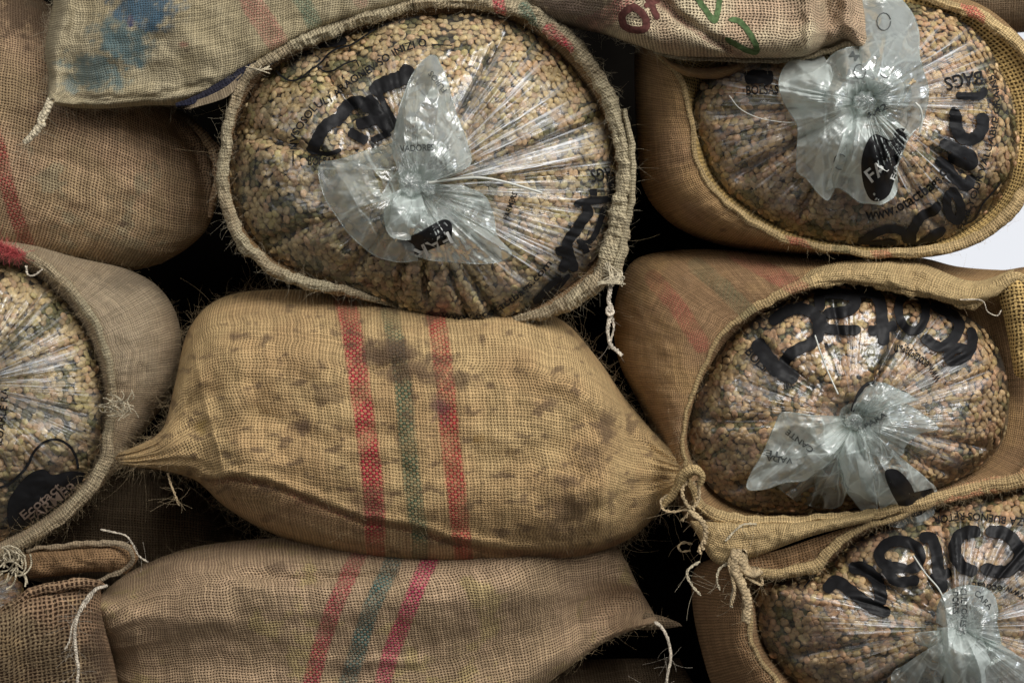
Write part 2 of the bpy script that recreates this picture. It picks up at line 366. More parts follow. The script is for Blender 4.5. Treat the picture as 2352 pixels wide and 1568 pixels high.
def flap(parent, mat, T, B, L, R, d, bulge=.01, n=60, m=30, marks=NOFN, name='flap', thick=.004, wav=.004, seed=3):
    """a loose fold of cloth: front and back sheets a few millimetres apart"""
    P, tu, tv = coons(d3(T, d), d3(B, d), d3(L, d), d3(R, d), n, m)
    prof = np.sqrt((1-np.abs(2*tu-1)[None]**3)*(1-np.abs(2*tv-1)[:, None]**3)); x, y = P[..., 0], P[..., 1]
    V, F, U, C1, C2 = [], [], [], [], []; off = 0
    for sgn in (1, -1):
        Q = P.copy(); Q[..., 2] += bulge*prof+wav*fbm(x/45, y/45, seed)*prof+sgn*thick*prof
        Wp = world_pt(Q); V.append(Wp.reshape(-1, 3)); F.append(grid_faces(m, n, flip=sgn > 0, off=off)); off += n*m
        U.append(arc_uv(Wp, m//2, n//2).reshape(-1, 2)); d1, d2 = marks(x, y); C1.append(d1.reshape(-1, 4)); C2.append(d2.reshape(-1, 4))
    return mk(name, np.vstack(V), np.vstack(F), mat, parent, np.vstack(U), dict(dye_shade=np.vstack(C1), dirt_shade=np.vstack(C2)))

def polar(pts, c, n, d=0.0):
    """closed outline (x, y, d) as radius and depth over n even directions round c"""
    C = catmull(d3(pts, d), 1600, True); ang = np.arctan2(C[:, 1]-c[1], C[:, 0]-c[0]); r = np.hypot(C[:, 0]-c[0], C[:, 1]-c[1])
    o = np.argsort(ang); ang, r, dd = ang[o], r[o], C[o, 2]
    ang = np.concatenate([ang-2*np.pi, ang, ang+2*np.pi]); r = np.tile(r, 3); dd = np.tile(dd, 3)
    th = np.linspace(-np.pi, np.pi, n, endpoint=False)
    return th, np.interp(th, ang, r), np.interp(th, ang, dd)

def open_sack(parent, mat, c, mouth, outer, film, d_m, d_o, d_f, marks=NOFN, n=560, rough=.006, seed=0, mat_in=None, back=.5, power=1.0):
    th, rm, dm = polar(mouth, c, n, d_m); _, ro, do = polar(outer, c, n, d_o); _, rf, df = polar(film, c, n, d_f)
    ct, st_ = np.cos(th), np.sin(th)
    rows, deps = [], []
    for f in np.linspace(0, 1, 52):                                   # mouth -> widest outline, turning backwards
        ph = f*math.pi/2; k = math.sin(ph)**power; rows.append(rm+(ro-rm)*k); deps.append(dm+(do-dm)*(1-math.cos(ph)))
    for f in np.linspace(0, 1, 14)[1:]:
        rows.append(ro*(1-.22*f**2)); deps.append(do-back*f)
    Rr, Dd = np.array(rows), np.array(deps)
    x = c[0]+Rr*ct; y = c[1]+Rr*st_
    wgt = np.ones(len(Rr)); wgt[:8] = np.linspace(0, 1, 8)
    Dd = Dd+rough*wgt[:, None]*(fbm(x/120, y/120, seed)+.4*fbm(x/40, y/40, seed+1))
    Wp = world_pt(np.stack([x, y, Dd], -1))
    # wrap without a seam jump: duplicate first column
    Wp = np.concatenate([Wp, Wp[:, :1]], 1); x = np.concatenate([x, x[:, :1]], 1); y = np.concatenate([y, y[:, :1]], 1)
    uv = arc_uv(Wp, 20, 0); uv[..., 0] = uv[30:31, :, 0]*1.0
    d1, d2 = marks(x, y)
    o = mk('cloth', Wp.reshape(-1, 3), grid_faces(len(rows), n+1), mat, parent, uv.reshape(-1, 2), dict(dye_shade=d1.reshape(-1, 4), dirt_shade=d2.reshape(-1, 4)))
    # inside of the mouth down to the liner
    rows, deps = [], []
    for f in np.linspace(0, 1, 12):
        rows.append(rm+(rf-4-rm)*f); deps.append(dm+(df-.012-dm)*f**.8)
    Rr, Dd = np.array(rows), np.array(deps); x = c[0]+Rr*ct; y = c[1]+Rr*st_
    Wp = world_pt(np.stack([x, y, Dd], -1)); Wp = np.concatenate([Wp, Wp[:, :1]], 1)
    uv = arc_uv(Wp, 0, 0); uv[..., 0] = uv[0:1, :, 0]; z = np.zeros((uv.shape[0]*uv.shape[1], 4))
    mk('lining', Wp.reshape(-1, 3), grid_faces(12, n+1, flip=True), mat_in or mat, parent, uv.reshape(-1, 2), dict(dye_shade=z, dirt_shade=z))
    return o

def hem(parent, mat, pts, rx, rd, d, closed=False, marks=NOFN, n=None, seed=0, name='hem', twist=0.0, lump=.18):
    """a rolled edge: elliptic section rx (frame units across) by rd (metres deep); rx may be a list per point"""
    P0 = d3(pts, d); rxs = [rx]*len(P0) if np.isscalar(rx) else list(rx)
    C = catmull([p+(r,) for p, r in zip(P0, rxs)], n or 500, closed); N = len(C)
    T = np.gradient(C[:, :2], axis=0)
    if closed: T = (np.roll(C[:, :2], -1, 0)-np.roll(C[:, :2], 1, 0))
    T /= np.linalg.norm(T, axis=1)[:, None]+1e-9; Nn = np.stack([-T[:, 1], T[:, 0]], 1)
    s = np.concatenate([[0], np.cumsum(np.linalg.norm(np.diff(C[:, :2], axis=0), axis=1))])
    k = 20; a = np.linspace(0, 2*math.pi, k+1)
    lumpy = 1+lump*fbm(s[:, None]/26, np.cos(a)[None]*.8+seed, np.sin(a)[None]*.8)+.5*lump*noise(s[:, None]/9, np.cos(a)[None]*1.5+seed, np.sin(a)[None]*1.5)
    lumpy = lumpy+.22*noise(s[:, None]/75, np.cos(a)[None]*2.4+seed+3, np.sin(a)[None]*2.4)+.14*noise(s[:, None]/40, np.cos(a)[None]*5+seed+3, np.sin(a)[None]*5)
    wob = 5.5*noise(s/60, seed+.5)+2.5*noise(s/24, seed+8.5)
    sx = np.sin(a+0)[None]*C[:, 3:4]*lumpy; dz = np.cos(a)[None]*rd*lumpy*np.clip(C[:, 3:4]/12, .5, 1.4)
    x = C[:, 0:1]+Nn[:, 0:1]*(sx+wob[:, None]); y = C[:, 1:2]+Nn[:, 1:2]*(sx+wob[:, None])
    V = world_pt(np.stack([x, y, C[:, 2:3]+dz], -1))
    av = np.cumsum(np.ones(k+1))/k*(2*math.pi*.0075)
    uv = np.stack([np.repeat(s[:, None]*S, k+1, 1), np.repeat(av[None], N, 0)+twist*s[:, None]*S], -1)
    F = grid_faces(N, k+1)
    if closed:
        j = np.arange(k); F = np.vstack([F, np.stack([(N-1)*(k+1)+j, (N-1)*(k+1)+j+1, j+1, j], 1)])
    d1, d2 = marks(x, y)
    return mk(name, V.reshape(-1, 3), F, mat, parent, uv.reshape(-1, 2), dict(dye_shade=d1.reshape(-1, 4), dirt_shade=d2.reshape(-1, 4)))

def string(parent, mat, pts, r, d=0.0, name='tie_string', strands=2, n=90, fray=0, seed=0):
    rg = np.random.default_rng(seed); n = n if strands == 1 else 220; C = catmull(d3(pts, d), n); base = world_pt(C)
    s = np.linspace(0, 1, n); L = np.linalg.norm(np.diff(base, axis=0), axis=1).sum(); paths = []
    tw = L/.014*2*math.pi
    for k in range(strands):
        ph = 2*math.pi*k/strands; o = np.stack([np.cos(s*tw+ph), .6*np.sin(s*tw+ph), np.sin(s*tw+ph)], 1)*r*(.6 if strands > 1 else 0)*(1+(.9*noise(s*5, seed+k*3.3))[:, None])
        paths.append((base+o, r*(.9+.25*noise(s*14, k+seed)) * (1-.3*s) if strands > 1 else r*np.ones(n)))
    for k in range(fray):
        t0 = rg.integers(n//4, n-1); p = base[t0]; l = rg.uniform(.01, .035); dr = rg.normal(size=3)*[1, .4, 1]; dr[2] -= .8; dr /= np.linalg.norm(dr)
        q = np.linspace(0, 1, 8)[:, None]; cv = rg.normal(size=3)*.35
        paths_f = p+l*(dr*q+cv*q**2); paths.append((np.stack([np.interp(np.linspace(0, 1, n), q[:, 0], paths_f[:, j]) for j in range(3)], 1), np.full(n, .00014)))
    V, F, U = tube_mesh(paths, 6); z = np.zeros((len(V), 4))
    return mk(name, V, F, mat, parent, U, dict(dye_shade=z, dirt_shade=z))

def fuzz(parent, mat, src, count, length=(.006, .022), r=.00012, seed=0, name='loose_fibres', box=None, out=1.0, curl=1.0):
    """stray jute fibres: src is a list of (x, y, d) frame points to grow from"""
    rg = np.random.default_rng(seed); src = np.asarray(src, float); k = 7
    idx = rg.integers(0, len(src), count); base = world_pt(src[idx]+rg.normal(size=(count, 3))*[2.5, 2.5, .0012])
    dr = rg.normal(size=(count, 3)); dr[:, 1] = -np.abs(dr[:, 1])*.6*out; dr /= np.linalg.norm(dr, axis=1)[:, None]
    cv = rg.normal(size=(count, 3))*.7*curl; cv2 = rg.normal(size=(count, 3))*.5*curl
    l = rg.uniform(length[0], length[1], count)*rg.uniform(.4, 1, count)
    q = np.linspace(0, 1, k)[None, :, None]
    P = base[:, None]+l[:, None, None]*(dr[:, None]*q+cv[:, None]*q**2*.6+cv2[:, None]*(q**3-q**2))
    T = np.gradient(P, axis=1); T /= np.linalg.norm(T, axis=2)[..., None]+1e-9
    A = np.cross(T, np.array([.2, -1, .1])); A /= np.linalg.norm(A, axis=2)[..., None]+1e-9; B = np.cross(T, A)
    a = np.array([0, 2.094, 4.189]); R = r*(1-.6*q)
    ring = P[:, :, None]+R[..., None]*(np.cos(a)[None, None, :, None]*A[:, :, None]+np.sin(a)[None, None, :, None]*B[:, :, None])
    one = grid_faces(k, 3, True); F = (one[None]+np.arange(count)[:, None, None]*(k*3)).reshape(-1, 4)
    o = mk(name, ring.reshape(-1, 3), F, mat, parent, np.zeros((count*k*3, 2)), kind='stuff'); return o

def mesh_points(o, cond=None, n=3000, seed=0):
    """random vertices of an object as frame coordinates"""
    me = o.data; co = np.empty(len(me.vertices)*3, np.float32); me.vertices.foreach_get("co", co); co = co.reshape(-1, 3)+np.array(o.parent.location if o.parent else (0, 0, 0))
    d = -co[:, 1]; k = (D-d)/D; P = np.stack([co[:, 0]/(S*k)+W/2, H/2-co[:, 2]/(S*k), d], 1)
    if cond is not None: P = P[cond(P)]
    rg = np.random.default_rng(seed); return P[rg.integers(0, len(P), n)]

# ------------------------------------------------------------------ liner: dome of film over beans
def bean_template():
    seg, ring = 10, 7; V = [(0, 0, 0)]; pts = []
    for i in range(ring):
        t = math.pi*(i+1)/(ring+1)
        for j in range(seg):
            a = 2*math.pi*j/seg; x = math.cos(t); r = math.sin(t)**.8; y = r*math.cos(a)*.78; z = r*math.sin(a)*.62
            if z < 0: z *= .45
            if j == int(seg*.75) or j == int(seg*.75)+0: z += .16*r
            pts.append((x, y, z))
    V = [(1, 0, 0)]+pts+[(-1, 0, 0)]; V = np.array(V); F = []
    for j in range(seg): F.append((0, 1+j, 1+(j+1) % seg)); 
    for i in range(ring-1):
        for j in range(seg):
            a, b = 1+i*seg+j, 1+i*seg+(j+1) % seg; c, d = a+seg, b+seg; F += [(a, c, d), (a, d, b)]
    l = len(V)-1
    for j in range(seg): F.append((l, l-seg+(j+1) % seg, l-seg+j))
    return V, np.array(F)
BV, BF = bean_template()

class Liner:
    def __init__(s, knot, loop, d_edge, bulge, folds=(), seed=0, p=2.3, q=.62, dimple=.02, pulls=(), tone='tan'):
        s.k, s.seed, s.b, s.p, s.q, s.dim, s.folds, s.pulls, s.tone = knot, seed, bulge, p, q, dimple, folds, pulls, tone
        s.th, s.r, s.d = polar(loop, knot, 1440, d_edge)
    def tr(s, x, y):
        dx, dy = np.asarray(x, float)-s.k[0], np.asarray(y, float)-s.k[1]
        th = np.arctan2(dy, dx); R = np.interp(th, s.th, s.r, period=2*np.pi); return th, np.hypot(dx, dy)/R, R
    def core(s, x, y):
        th, rho, R = s.tr(x, y); rc = np.clip(rho, 0, 1); de = np.interp(th, s.th, s.d, period=2*np.pi)
        dc = s.d.mean(); w = rc**2
        d = de*w+dc*(1-w)+s.b*(1-rc**s.p)**s.q-s.dim*np.exp(-(rc/.16)**2)
        for a, wd, amp, r0, r1 in s.folds:
            da = (th-a+np.pi) % (2*np.pi)-np.pi
            d = d-amp*np.exp(-(da/wd)**2)*sstep(r0-.1, r0+.1, rc)*(1-sstep(r1-.08, r1+.08, rc))
        return d+.007*fbm(np.asarray(x)/110, np.asarray(y)/110, s.seed)*(1-rc**4)
    def pull(s, th, rho):
        w = np.zeros_like(th)
        for a, wd, st, rr in s.pulls:
            da = (th-a+np.pi) % (2*np.pi)-np.pi; w = np.maximum(w, st*np.exp(-(da/wd)**2)*(1-sstep(rr-.25, rr+.15, rho)))
        return w
    def film_d(s, x, y):
        th, rho, R = s.tr(x, y); w = s.pull(th, rho); u, v = np.cos(th), np.sin(th)
        pl = np.abs(noise(u*11, v*11, s.seed+rho*.8)); pl2 = np.abs(noise(u*26, v*26, s.seed+9+rho))
        win = np.clip(rho*4, 0, 1)
        return s.core(x, y)+.0058+(.020*w*(.5-pl)+.008*w*(.5-pl2))*win+.0015*fbm(x/28, y/28, s.seed+4)
    def build(s, parent, beans_label, n=1080, m=150):
        th = np.linspace(-np.pi, np.pi, n+1); rho = np.linspace(0.002, 1, m)[:, None]; R = np.interp(th, s.th, s.r, period=2*np.pi)
        x = s.k[0]+rho*R*np.cos(th); y = s.k[1]+rho*R*np.sin(th); d = s.film_d(x, y)
        th2, rh2, _ = s.tr(x, y); pull = s.pull(np.broadcast_to(th, x.shape), np.broadcast_to(rho, x.shape))
        uv = np.stack([np.broadcast_to(th, x.shape), np.broadcast_to(rho, x.shape)], -1)
        col = np.zeros(x.shape+(4,)); col[..., 0] = np.clip(pull, 0, 1); col[..., 3] = 1
        s.V = world_pt(np.stack([x, y, d], -1)); F = grid_faces(m, n+1)
        film = mk('film', s.V.reshape(-1, 3), F, M['film'], parent, uv.reshape(-1, 2), dict(pull=col.reshape(-1, 4)))
        s.bvh = BVHTree.FromPolygons([Vector(v) for v in s.V.reshape(-1, 3)[:, :]], [tuple(int(i) for i in f) for f in F], epsilon=0)
        s.beans(beans_label); return film
    def beans(s, label):
        rg = np.random.default_rng(100+s.seed); sp = 14.6
        xs = np.arange(s.k[0]-s.r.max(), s.k[0]+s.r.max(), sp); ys = np.arange(s.k[1]-s.r.max(), s.k[1]+s.r.max(), sp*.82)
        X, Y = np.meshgrid(xs, ys); X[1::2] += sp/2
        Ps = []
        for lay, (dz, keep) in enumerate(((0.0, .93), (-.0055, .85))):
            x = X+rg.uniform(-3.6, 3.6, X.shape)+lay*sp/3; y = Y+rg.uniform(-3.2, 3.2, X.shape)+lay*sp/3; x, y = x.ravel(), y.ravel()
            th, rho, R = s.tr(x, y)
            ok = (rho < .985) & (rg.random(len(x)) < keep) & (x > -330) & (x < W+330) & (y > -60) & (y < H+160); x, y, rho = x[ok], y[ok], rho[ok]
            hollow = sstep(.12, .22, fbm(x/88, y/66, s.seed+21, 3))*sstep(-.25, 0, noise(x/20, y/20, s.seed+2))
            d = s.core(x, y)+dz-.0012-.005*hollow+rg.normal(size=len(x))*.0007
            Ps.append(np.stack([x, y, d, hollow], 1))
        P = np.vstack(Ps); N = len(P); c = world_pt(P[:, :3])
        e = 3.0; d0 = s.core(P[:, 0], P[:, 1]); gx = (s.core(P[:, 0]+e, P[:, 1])-d0)/(e*S); gy = -(s.core(P[:, 0], P[:, 1]+e)-d0)/(e*S)
        gx = np.clip(gx, -2.5, 2.5); gy = np.clip(gy, -2.5, 2.5)
        nrm = np.stack([-gx, -np.ones(N), -gy], 1); nrm = nrm/np.linalg.norm(nrm, axis=1)[:, None]+rg.normal(size=(N, 3))*.20; nrm /= np.linalg.norm(nrm, axis=1)[:, None]
        a = np.cross(nrm, rg.normal(size=(N, 3))); a /= np.linalg.norm(a, axis=1)[:, None]; b = np.cross(nrm, a)
        flip = np.where(rg.random(N) < .35, -1., 1.)[:, None]
        sc = rg.uniform(.0047, .0062, N)[:, None, None]
        base = np.array(BV, float)[None].repeat(N, 0)
        V = c[:, None]+sc*(base[..., 0:1]*a[:, None]+base[..., 1:2]*b[:, None]*rg.uniform(.92, 1.12, N)[:, None, None]+base[..., 2:3]*(nrm*flip)[:, None])
        F = (BF[None]+np.arange(N)[:, None, None]*len(BV)).reshape(-1, 3)
        F2 = BF[:, ::-1]; fl = flip[:, 0] < 0
        tones = np.array([1.14, 1.13, 1.0])*np.array([(.50, .385, .225), (.45, .345, .205), (.46, .315, .205), (.43, .36, .19), (.52, .42, .27), (.34, .26, .15)])
        if s.tone == 'brown': tones = tones*np.array([.80, .68, .60])
        if s.tone == 'rosy': tones = tones*np.array([.92, .83, .80])
        pr = np.clip(.5+.6*fbm(P[:, 0]/60, P[:, 1]/60, s.seed+33, 2), 0, .999)
        pick = np.where(rg.random(N) < .5, (pr*4).astype(int), rg.integers(0, 6, N)); T = tones[pick]*rg.uniform(.78, 1.15, N)[:, None]
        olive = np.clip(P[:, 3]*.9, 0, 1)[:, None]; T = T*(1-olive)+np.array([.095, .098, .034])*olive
        col = np.ones((N, len(BV), 4)); col[..., :3] = T[:, None]
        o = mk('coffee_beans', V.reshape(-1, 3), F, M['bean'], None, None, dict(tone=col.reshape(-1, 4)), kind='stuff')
        # dark sheet under the beans, its colour stands in for shade in the gaps
        n, m = 360, 60; th = np.linspace(-np.pi, np.pi, n+1); rho = np.linspace(.002, 1, m)[:, None]; R = np.interp(th, s.th, s.r, period=2*np.pi)
        x = s.k[0]+rho*R*np.cos(th); y = s.k[1]+rho*R*np.sin(th)
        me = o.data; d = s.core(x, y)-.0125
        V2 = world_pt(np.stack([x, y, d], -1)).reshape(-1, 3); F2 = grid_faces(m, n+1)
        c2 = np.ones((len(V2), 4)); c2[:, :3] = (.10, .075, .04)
        mk_o = mk('under_sheet', V2, F2, M['bean'], o, None, dict(tone=c2)); mk_o.name = 'dark_under_sheet'
        o['label'] = label; o['category'] = 'coffee beans'; s.bo = o
    # --- things drawn on or lying over the film
    def hit(s, x, y, off=.0012):
        p0 = Vector((0, -D, 0)); w = world_pt(np.array([x, y, 0.])); dr = (Vector(w)-p0).normalized()
        h = s.bvh.ray_cast(p0, dr)
        if h[0] is None: return None
        nn = h[1] if h[1].dot(dr) < 0 else -h[1]
        return np.array(h[0]-dr*off+nn*0.0004)
    def stroke(s, parent, pts, w, name='printed_letter', mat=None, closed=False, taper=True, n=None):
        C = catmull([(a, b) for a, b in pts], n or max(16, int(len(pts)*9)), closed); T = np.gradient(C, axis=0)
        if closed: T = np.roll(C, -1, 0)-np.roll(C, 1, 0)
        T /= np.linalg.norm(T, axis=1)[:, None]+1e-9; N = np.stack([-T[:, 1], T[:, 0]], 1); k = max(4, int(w/4)+2)
        V, ok, idx = [], [], {}
        L = len(C)
        for i in range(L):
            f = 1.0
            if taper and not closed: q = min(i, L-1-i)/(L*.08+1e-9); f = math.sqrt(max(0.12, 1-max(0, 1-q)**2))
            for j in range(k):
                o = (j/(k-1)-.5)*w*f*(1+.06*math.sin(i*.9+j)); p = s.hit(C[i, 0]+N[i, 0]*o, C[i, 1]+N[i, 1]*o)
                ok.append(p is not None); V.append(p if p is not None else (0, 0, 0))
        F = grid_faces(L, k, flip=True); 
        if closed: j = np.arange(k-1); F = np.vstack([F, np.stack([(L-1)*k+j+1, (L-1)*k+j, j, j+1], 1)])
        ok = np.array(ok); F = F[ok[F].all(1)]
        if len(F) == 0: return
        V = np.array(V); V[~ok] = V[ok][0]
        return mk(name, V, F, mat or M['ink'], parent)
    def text(s, parent, txt, path, size, mat=None, name='printed_text', bold=0.0, hitf=None):
        V2, F = text_mesh(txt, .018); size = size*1.3; 
        C = catmull(path, 300); seg = np.concatenate([[0], np.cumsum(np.linalg.norm(np.diff(C, axis=0), axis=1))])
        wtot = V2[:, 0].max(); sc = seg[-1]/wtot; ys = size
        T = np.gradient(C, axis=0); T /= np.linalg.norm(T, axis=1)[:, None]+1e-9
        q = V2[:, 0]*sc; px = np.interp(q, seg, C[:, 0]); py = np.interp(q, seg, C[:, 1]); tx = np.interp(q, seg, T[:, 0]); ty = np.interp(q, seg, T[:, 1])
        X = px+ty*V2[:, 1]*ys; Y = py-tx*V2[:, 1]*ys
        out, ok = [], []
        for a, b in zip(X, Y):
            p = (hitf or s.hit)(a, b); ok.append(p is not None); out.append(p if p is not None else (0, 0, 0))
        ok = np.array(ok); F = F[ok[F].all(1)]; out = np.array(out)
        if len(F) == 0: return
        out[~ok] = out[ok][0]
        return mk(name, out, F, mat or M['ink'], parent, smooth=False)

def text_mesh(txt, bold=0.0):
    cu = bpy.data.curves.new('lettering', 'FONT'); cu.body = txt; cu.size = 1; cu.offset = bold; cu.resolution_u = 3
    o = bpy.data.objects.new('lettering', cu); scene.collection.objects.link(o); bpy.context.view_layer.update()
    me = bpy.data.meshes.new_from_object(o.evaluated_get(bpy.context.evaluated_depsgraph_get())); me.calc_loop_triangles()
    V = np.array([v.co[:] for v in me.vertices]); F = np.array([t.vertices[:] for t in me.loop_triangles])
    bpy.data.objects.remove(o); bpy.data.curves.remove(cu); bpy.data.meshes.remove(me)
    V[:, 0] -= V[:, 0].min(); return V[:, :2], F

def petal(parent, liner, base, outer, lift0, lift1, mat='neck', n=150, m=110, crumple=.010, pleats=5, seed=0, name='film_fold', blend=.85):
    """a crumpled sheet of the bag's gathered neck between a base line at the knot and a free outer edge"""
    B = catmull([(p[0], p[1]) for p in base], n); O = catmull([(p[0], p[1]) for p in outer], n)
    r = np.linspace(0, 1, m)[:, None]; t = np.linspace(0, 1, n)[None]
    x = B[:, 0]*(1-r)+O[:, 0]*r; y = B[:, 1]*(1-r)+O[:, 1]*r
    x = x+3*noise(t*9, r*3, seed)*r; y = y+3*noise(t*9, r*3, seed+7)*r
    d = np.maximum(liner.film_d(x, y), liner.d.mean()-.01)+lift0*(1-r)+lift1*np.sin(np.clip(r*1.15, 0, 1)*math.pi*blend)+.006
    rid = lambda f, k: 1-2*np.abs(noise(f[0], f[1], k))
    rg = np.random.default_rng(500+seed); xx, yy = x+7*noise(x/40, y/40, seed), y+7*noise(x/40, y/40, seed+2)
    mx, my = x.mean(), y.mean(); ext = max(np.ptp(x), np.ptp(y)); fo = np.zeros_like(x); cr = np.zeros_like(x); key = np.zeros(x.shape, int)
    for k in range(15):                                    # straight sharp folds, as in film that was once squeezed flat
        an = rg.uniform(0, math.pi); of = rg.normal()*.24*ext; q = (xx-mx)*math.cos(an)+(yy-my)*math.sin(an)-of
        am = rg.uniform(.12, .42)*(1 if k % 2 else -1); lim = 60.0
        fo += am*np.minimum(np.abs(q), lim)*S; cr = np.maximum(cr, np.exp(-(q/1.9)**2)*rg.uniform(.2, 1)*sstep(-.25, .15, noise(x/50, y/50, k+seed))); key = key*2+(q > 0)
    fo -= fo.mean(); lay = (np.sin(key*12.9898+seed)*43758.5453) % 1.0
    d = d+crumple*(.5+.5*r)*(rid((t*pleats, r*1.2), seed)*.9-.5)+np.clip(fo, -.02, .022)*(.35+.65*r)+.002*rid((x/30, y/30), seed+5)
    V = world_pt(np.stack([x, y, d], -1)); F = grid_faces(m, n, flip=True)
    vc = np.stack([cr, np.clip(.25+.6*lay+.3*fbm(x/60, y/60, seed+9), 0, 1), cr*0, cr*0+1], -1)
    o = mk(name, V.reshape(-1, 3), F, M[mat], parent, np.stack([np.broadcast_to(t, x.shape), np.broadcast_to(r, x.shape)], -1).reshape(-1, 2), dict(fold=vc.reshape(-1, 4)))
    bv = BVHTree.FromPolygons([Vector(v) for v in V.reshape(-1, 3)], [tuple(int(i) for i in f) for f in F], epsilon=0)
    def hit(a, b, off=.0014):
        p0 = Vector((0, -D, 0)); w = Vector(world_pt(np.array([a, b, 0.]))); dr = (w-p0).normalized(); h = bv.ray_cast(p0, dr)
        return None if h[0] is None else np.array(h[0]-dr*off)
    # heat-sealed or rolled free edge
    e = V[-1]; e2 = e+np.array([0, -.0004, 0]); tv, tf, tu = tube_mesh([(e2, np.full(len(e2), .00055))], 5)
    mk('fold_edge', tv, tf, M['neck'], o, tu)
    return o, hit
def knot(parent, liner, x, y, r, seed=0, lift=.03, name='knot'):
    """twisted, bunched film at the tie"""
    n, m = 40, 28; th = np.linspace(0, 2*math.pi, n+1); ph = np.linspace(-1, 1, m)[:, None]*math.pi/2
    rr = r*S*(1+.28*np.abs(noise(np.cos(th)*2.5+seed, np.sin(th)*2.5, ph*1.1))*np.ones_like(ph)+.10*np.cos(7*th+3*ph))
    c = world_pt(np.array([x, y, liner.film_d(np.array(x), np.array(y))+lift]))
    V = np.stack([c[0]+rr*np.cos(ph)*np.cos(th), c[1]+1.1*rr*np.sin(ph), c[2]+rr*np.cos(ph)*np.sin(th)], -1)
    return mk(name, V.reshape(-1, 3), grid_faces(m, n+1), M['neck'], parent)
def blob(parent, hit, outline, mat, name='printed_badge', n=60, m=10):
    C = catmull(outline, n, True); c = C.mean(0); r = np.linspace(0.02, 1, m)[:, None, None]; P = c+(C[None]-c)*r
    V, ok = [], []
    for p in P.reshape(-1, 2):
        h = hit(p[0], p[1]); ok.append(h is not None); V.append(h if h is not None else (0, 0, 0))
    F = grid_faces(m, n, True); ok = np.array(ok); F = F[ok[F].all(1)]; V = np.array(V)
    if not len(F): return None
    V[~ok] = V[ok][0]; return mk(name, V, F, mat, parent)

# ================================================================== SETTING
def box(name, lo, hi, mat, parent=None):
    x0, y0, z0 = lo; x1, y1, z1 = hi
    V = [(x0,y0,z0),(x1,y0,z0),(x1,y1,z0),(x0,y1,z0),(x0,y0,z1),(x1,y0,z1),(x1,y1,z1),(x0,y1,z1)]
    F = [(0,3,2,1),(4,5,6,7),(0,1,5,4),(1,2,6,5),(2,3,7,6),(3,0,4,7)]
    return mk(name, V, F, mat, parent, smooth=False)
g = box('ground', (-6, -4, -1.6), (8, 12, -1.5), plain('dusty_concrete', (.16, .15, .14), .9, .2, .3, 6)); g['kind'] = 'structure'
dark = plain('gap_black', (.004, .0035, .003), 1.0, .0, .4, 5)  # near-black backing added so gaps between the sacks stay dark
wl_ = box('dark_backing', (-3, .92, -1.5), (.72, 1.02, 2.2), dark); wl_['kind'] = 'structure'
wl2 = box('dark_backing', (.723, .92, -1.5), (3.2, 1.02, -.06), dark); wl2['kind'] = 'structure'
ms = NT('pale_backdrop_glow'); em = ms.n('ShaderNodeEmission'); em.inputs[0].default_value = (.93, .95, 1, 1); em.inputs[1].default_value = .90; ms.put(ms.out.inputs[0], em.outputs[0])
sk = box('bright_backdrop', (.9, 5.0, -1.4), (4.2, 5.05, 3), ms.m); sk['kind'] = 'structure'  # glowing panel added for the bright pale background at right

R_, G_, P_ = (.33, .012, .035), (.03, .085, .055), (.42, .04, .10)
GS = 'burlap sacks of coffee stacked in a pile'; GL = 'clear plastic liners tied inside the open sacks'

# ================================================================== H : the big sack in the middle
seamH = zH((170, 885), (300, 865), (450, 890), (650, 970), (850, 1050), (1050, 1080), (1200, 1130), (1400, 1175), (1650, 1190), (1850, 1170), (2000, 1110))
marksH = stripes_fn([
    (zH((760, 60), (800, 220), (830, 420), (860, 640), (890, 860), (900, 1040), (905, 1280)), 24, R_, .95),
    (zH((960, 140), (985, 260), (1020, 460), (1040, 700), (1065, 930), (1090, 1090), (1095, 1280)), 20, G_, .88),
    (zH((1150, 120), (1175, 260), (1200, 460), (1220, 700), (1250, 930), (1270, 1120), (1290, 1280)), 22, (.33, .018, .03), .92),
    (seamH, 8, (.16, .05, .035), .85)],
    [zH((960, 330))[0]+(95, 48, .85, None), zH((1080, 400))[0]+(110, 36, .75, None), zH((330, 255))[0]+(30, 12, .7, None), zH((1270, 440))[0]+(50, 26, .7, None),
     zH((600, 640))[0]+(36, 22, .85, None), zH((1640, 545))[0]+(32, 16, .7, None), zH((1890, 640))[0]+(26, 50, .75, None), zH((1720, 880))[0]+(36, 20, .65, None),
     zH((1720, 1010))[0]+(60, 60, .6, None), zH((440, 265))[0]+(16, 8, .7, None), zH((700, 500))[0]+(50, 30, .45, None), zH((1830, 780))[0]+(30, 40, .5, None),
     zH((880, 980))[0]+(60, 50, .45, (.10, .05, .04)), zH((1180, 560))[0]+(30, 34, .7, (.09, .04, .05)), zH((600, 1000))[0]+(90, 30, .3, (.16, .08, .05)),
     zH((1350, 690))[0]+(26, 12, .45, (.30, .17, .05)), zH((160, 640))[0]+(16, 18, .4, (.40, .27, .05))], .62, 3)
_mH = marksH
def marksH(x, y):                                  # shade of the turned-under strip below the seam, painted in darker and redder
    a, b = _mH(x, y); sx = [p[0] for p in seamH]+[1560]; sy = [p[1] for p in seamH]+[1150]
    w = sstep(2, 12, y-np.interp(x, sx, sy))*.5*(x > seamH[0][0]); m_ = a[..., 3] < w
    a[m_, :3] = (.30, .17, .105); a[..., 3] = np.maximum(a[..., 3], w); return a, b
sackH = thing('burlap_sack', 'large straw coloured sack in the middle with dark stains between two red stripes', 'sack', (1000, 1300, -.1), GS)
HT = [(385, 985, -.02), (395, 905, -.08), (415, 800), (450, 712), (540, 665), (700, 668), (900, 690), (1100, 700), (1270, 705), (1330, 770), (1395, 860), (1455, 950), (1540, 1030, -.02), (1590, 1065, .02)]
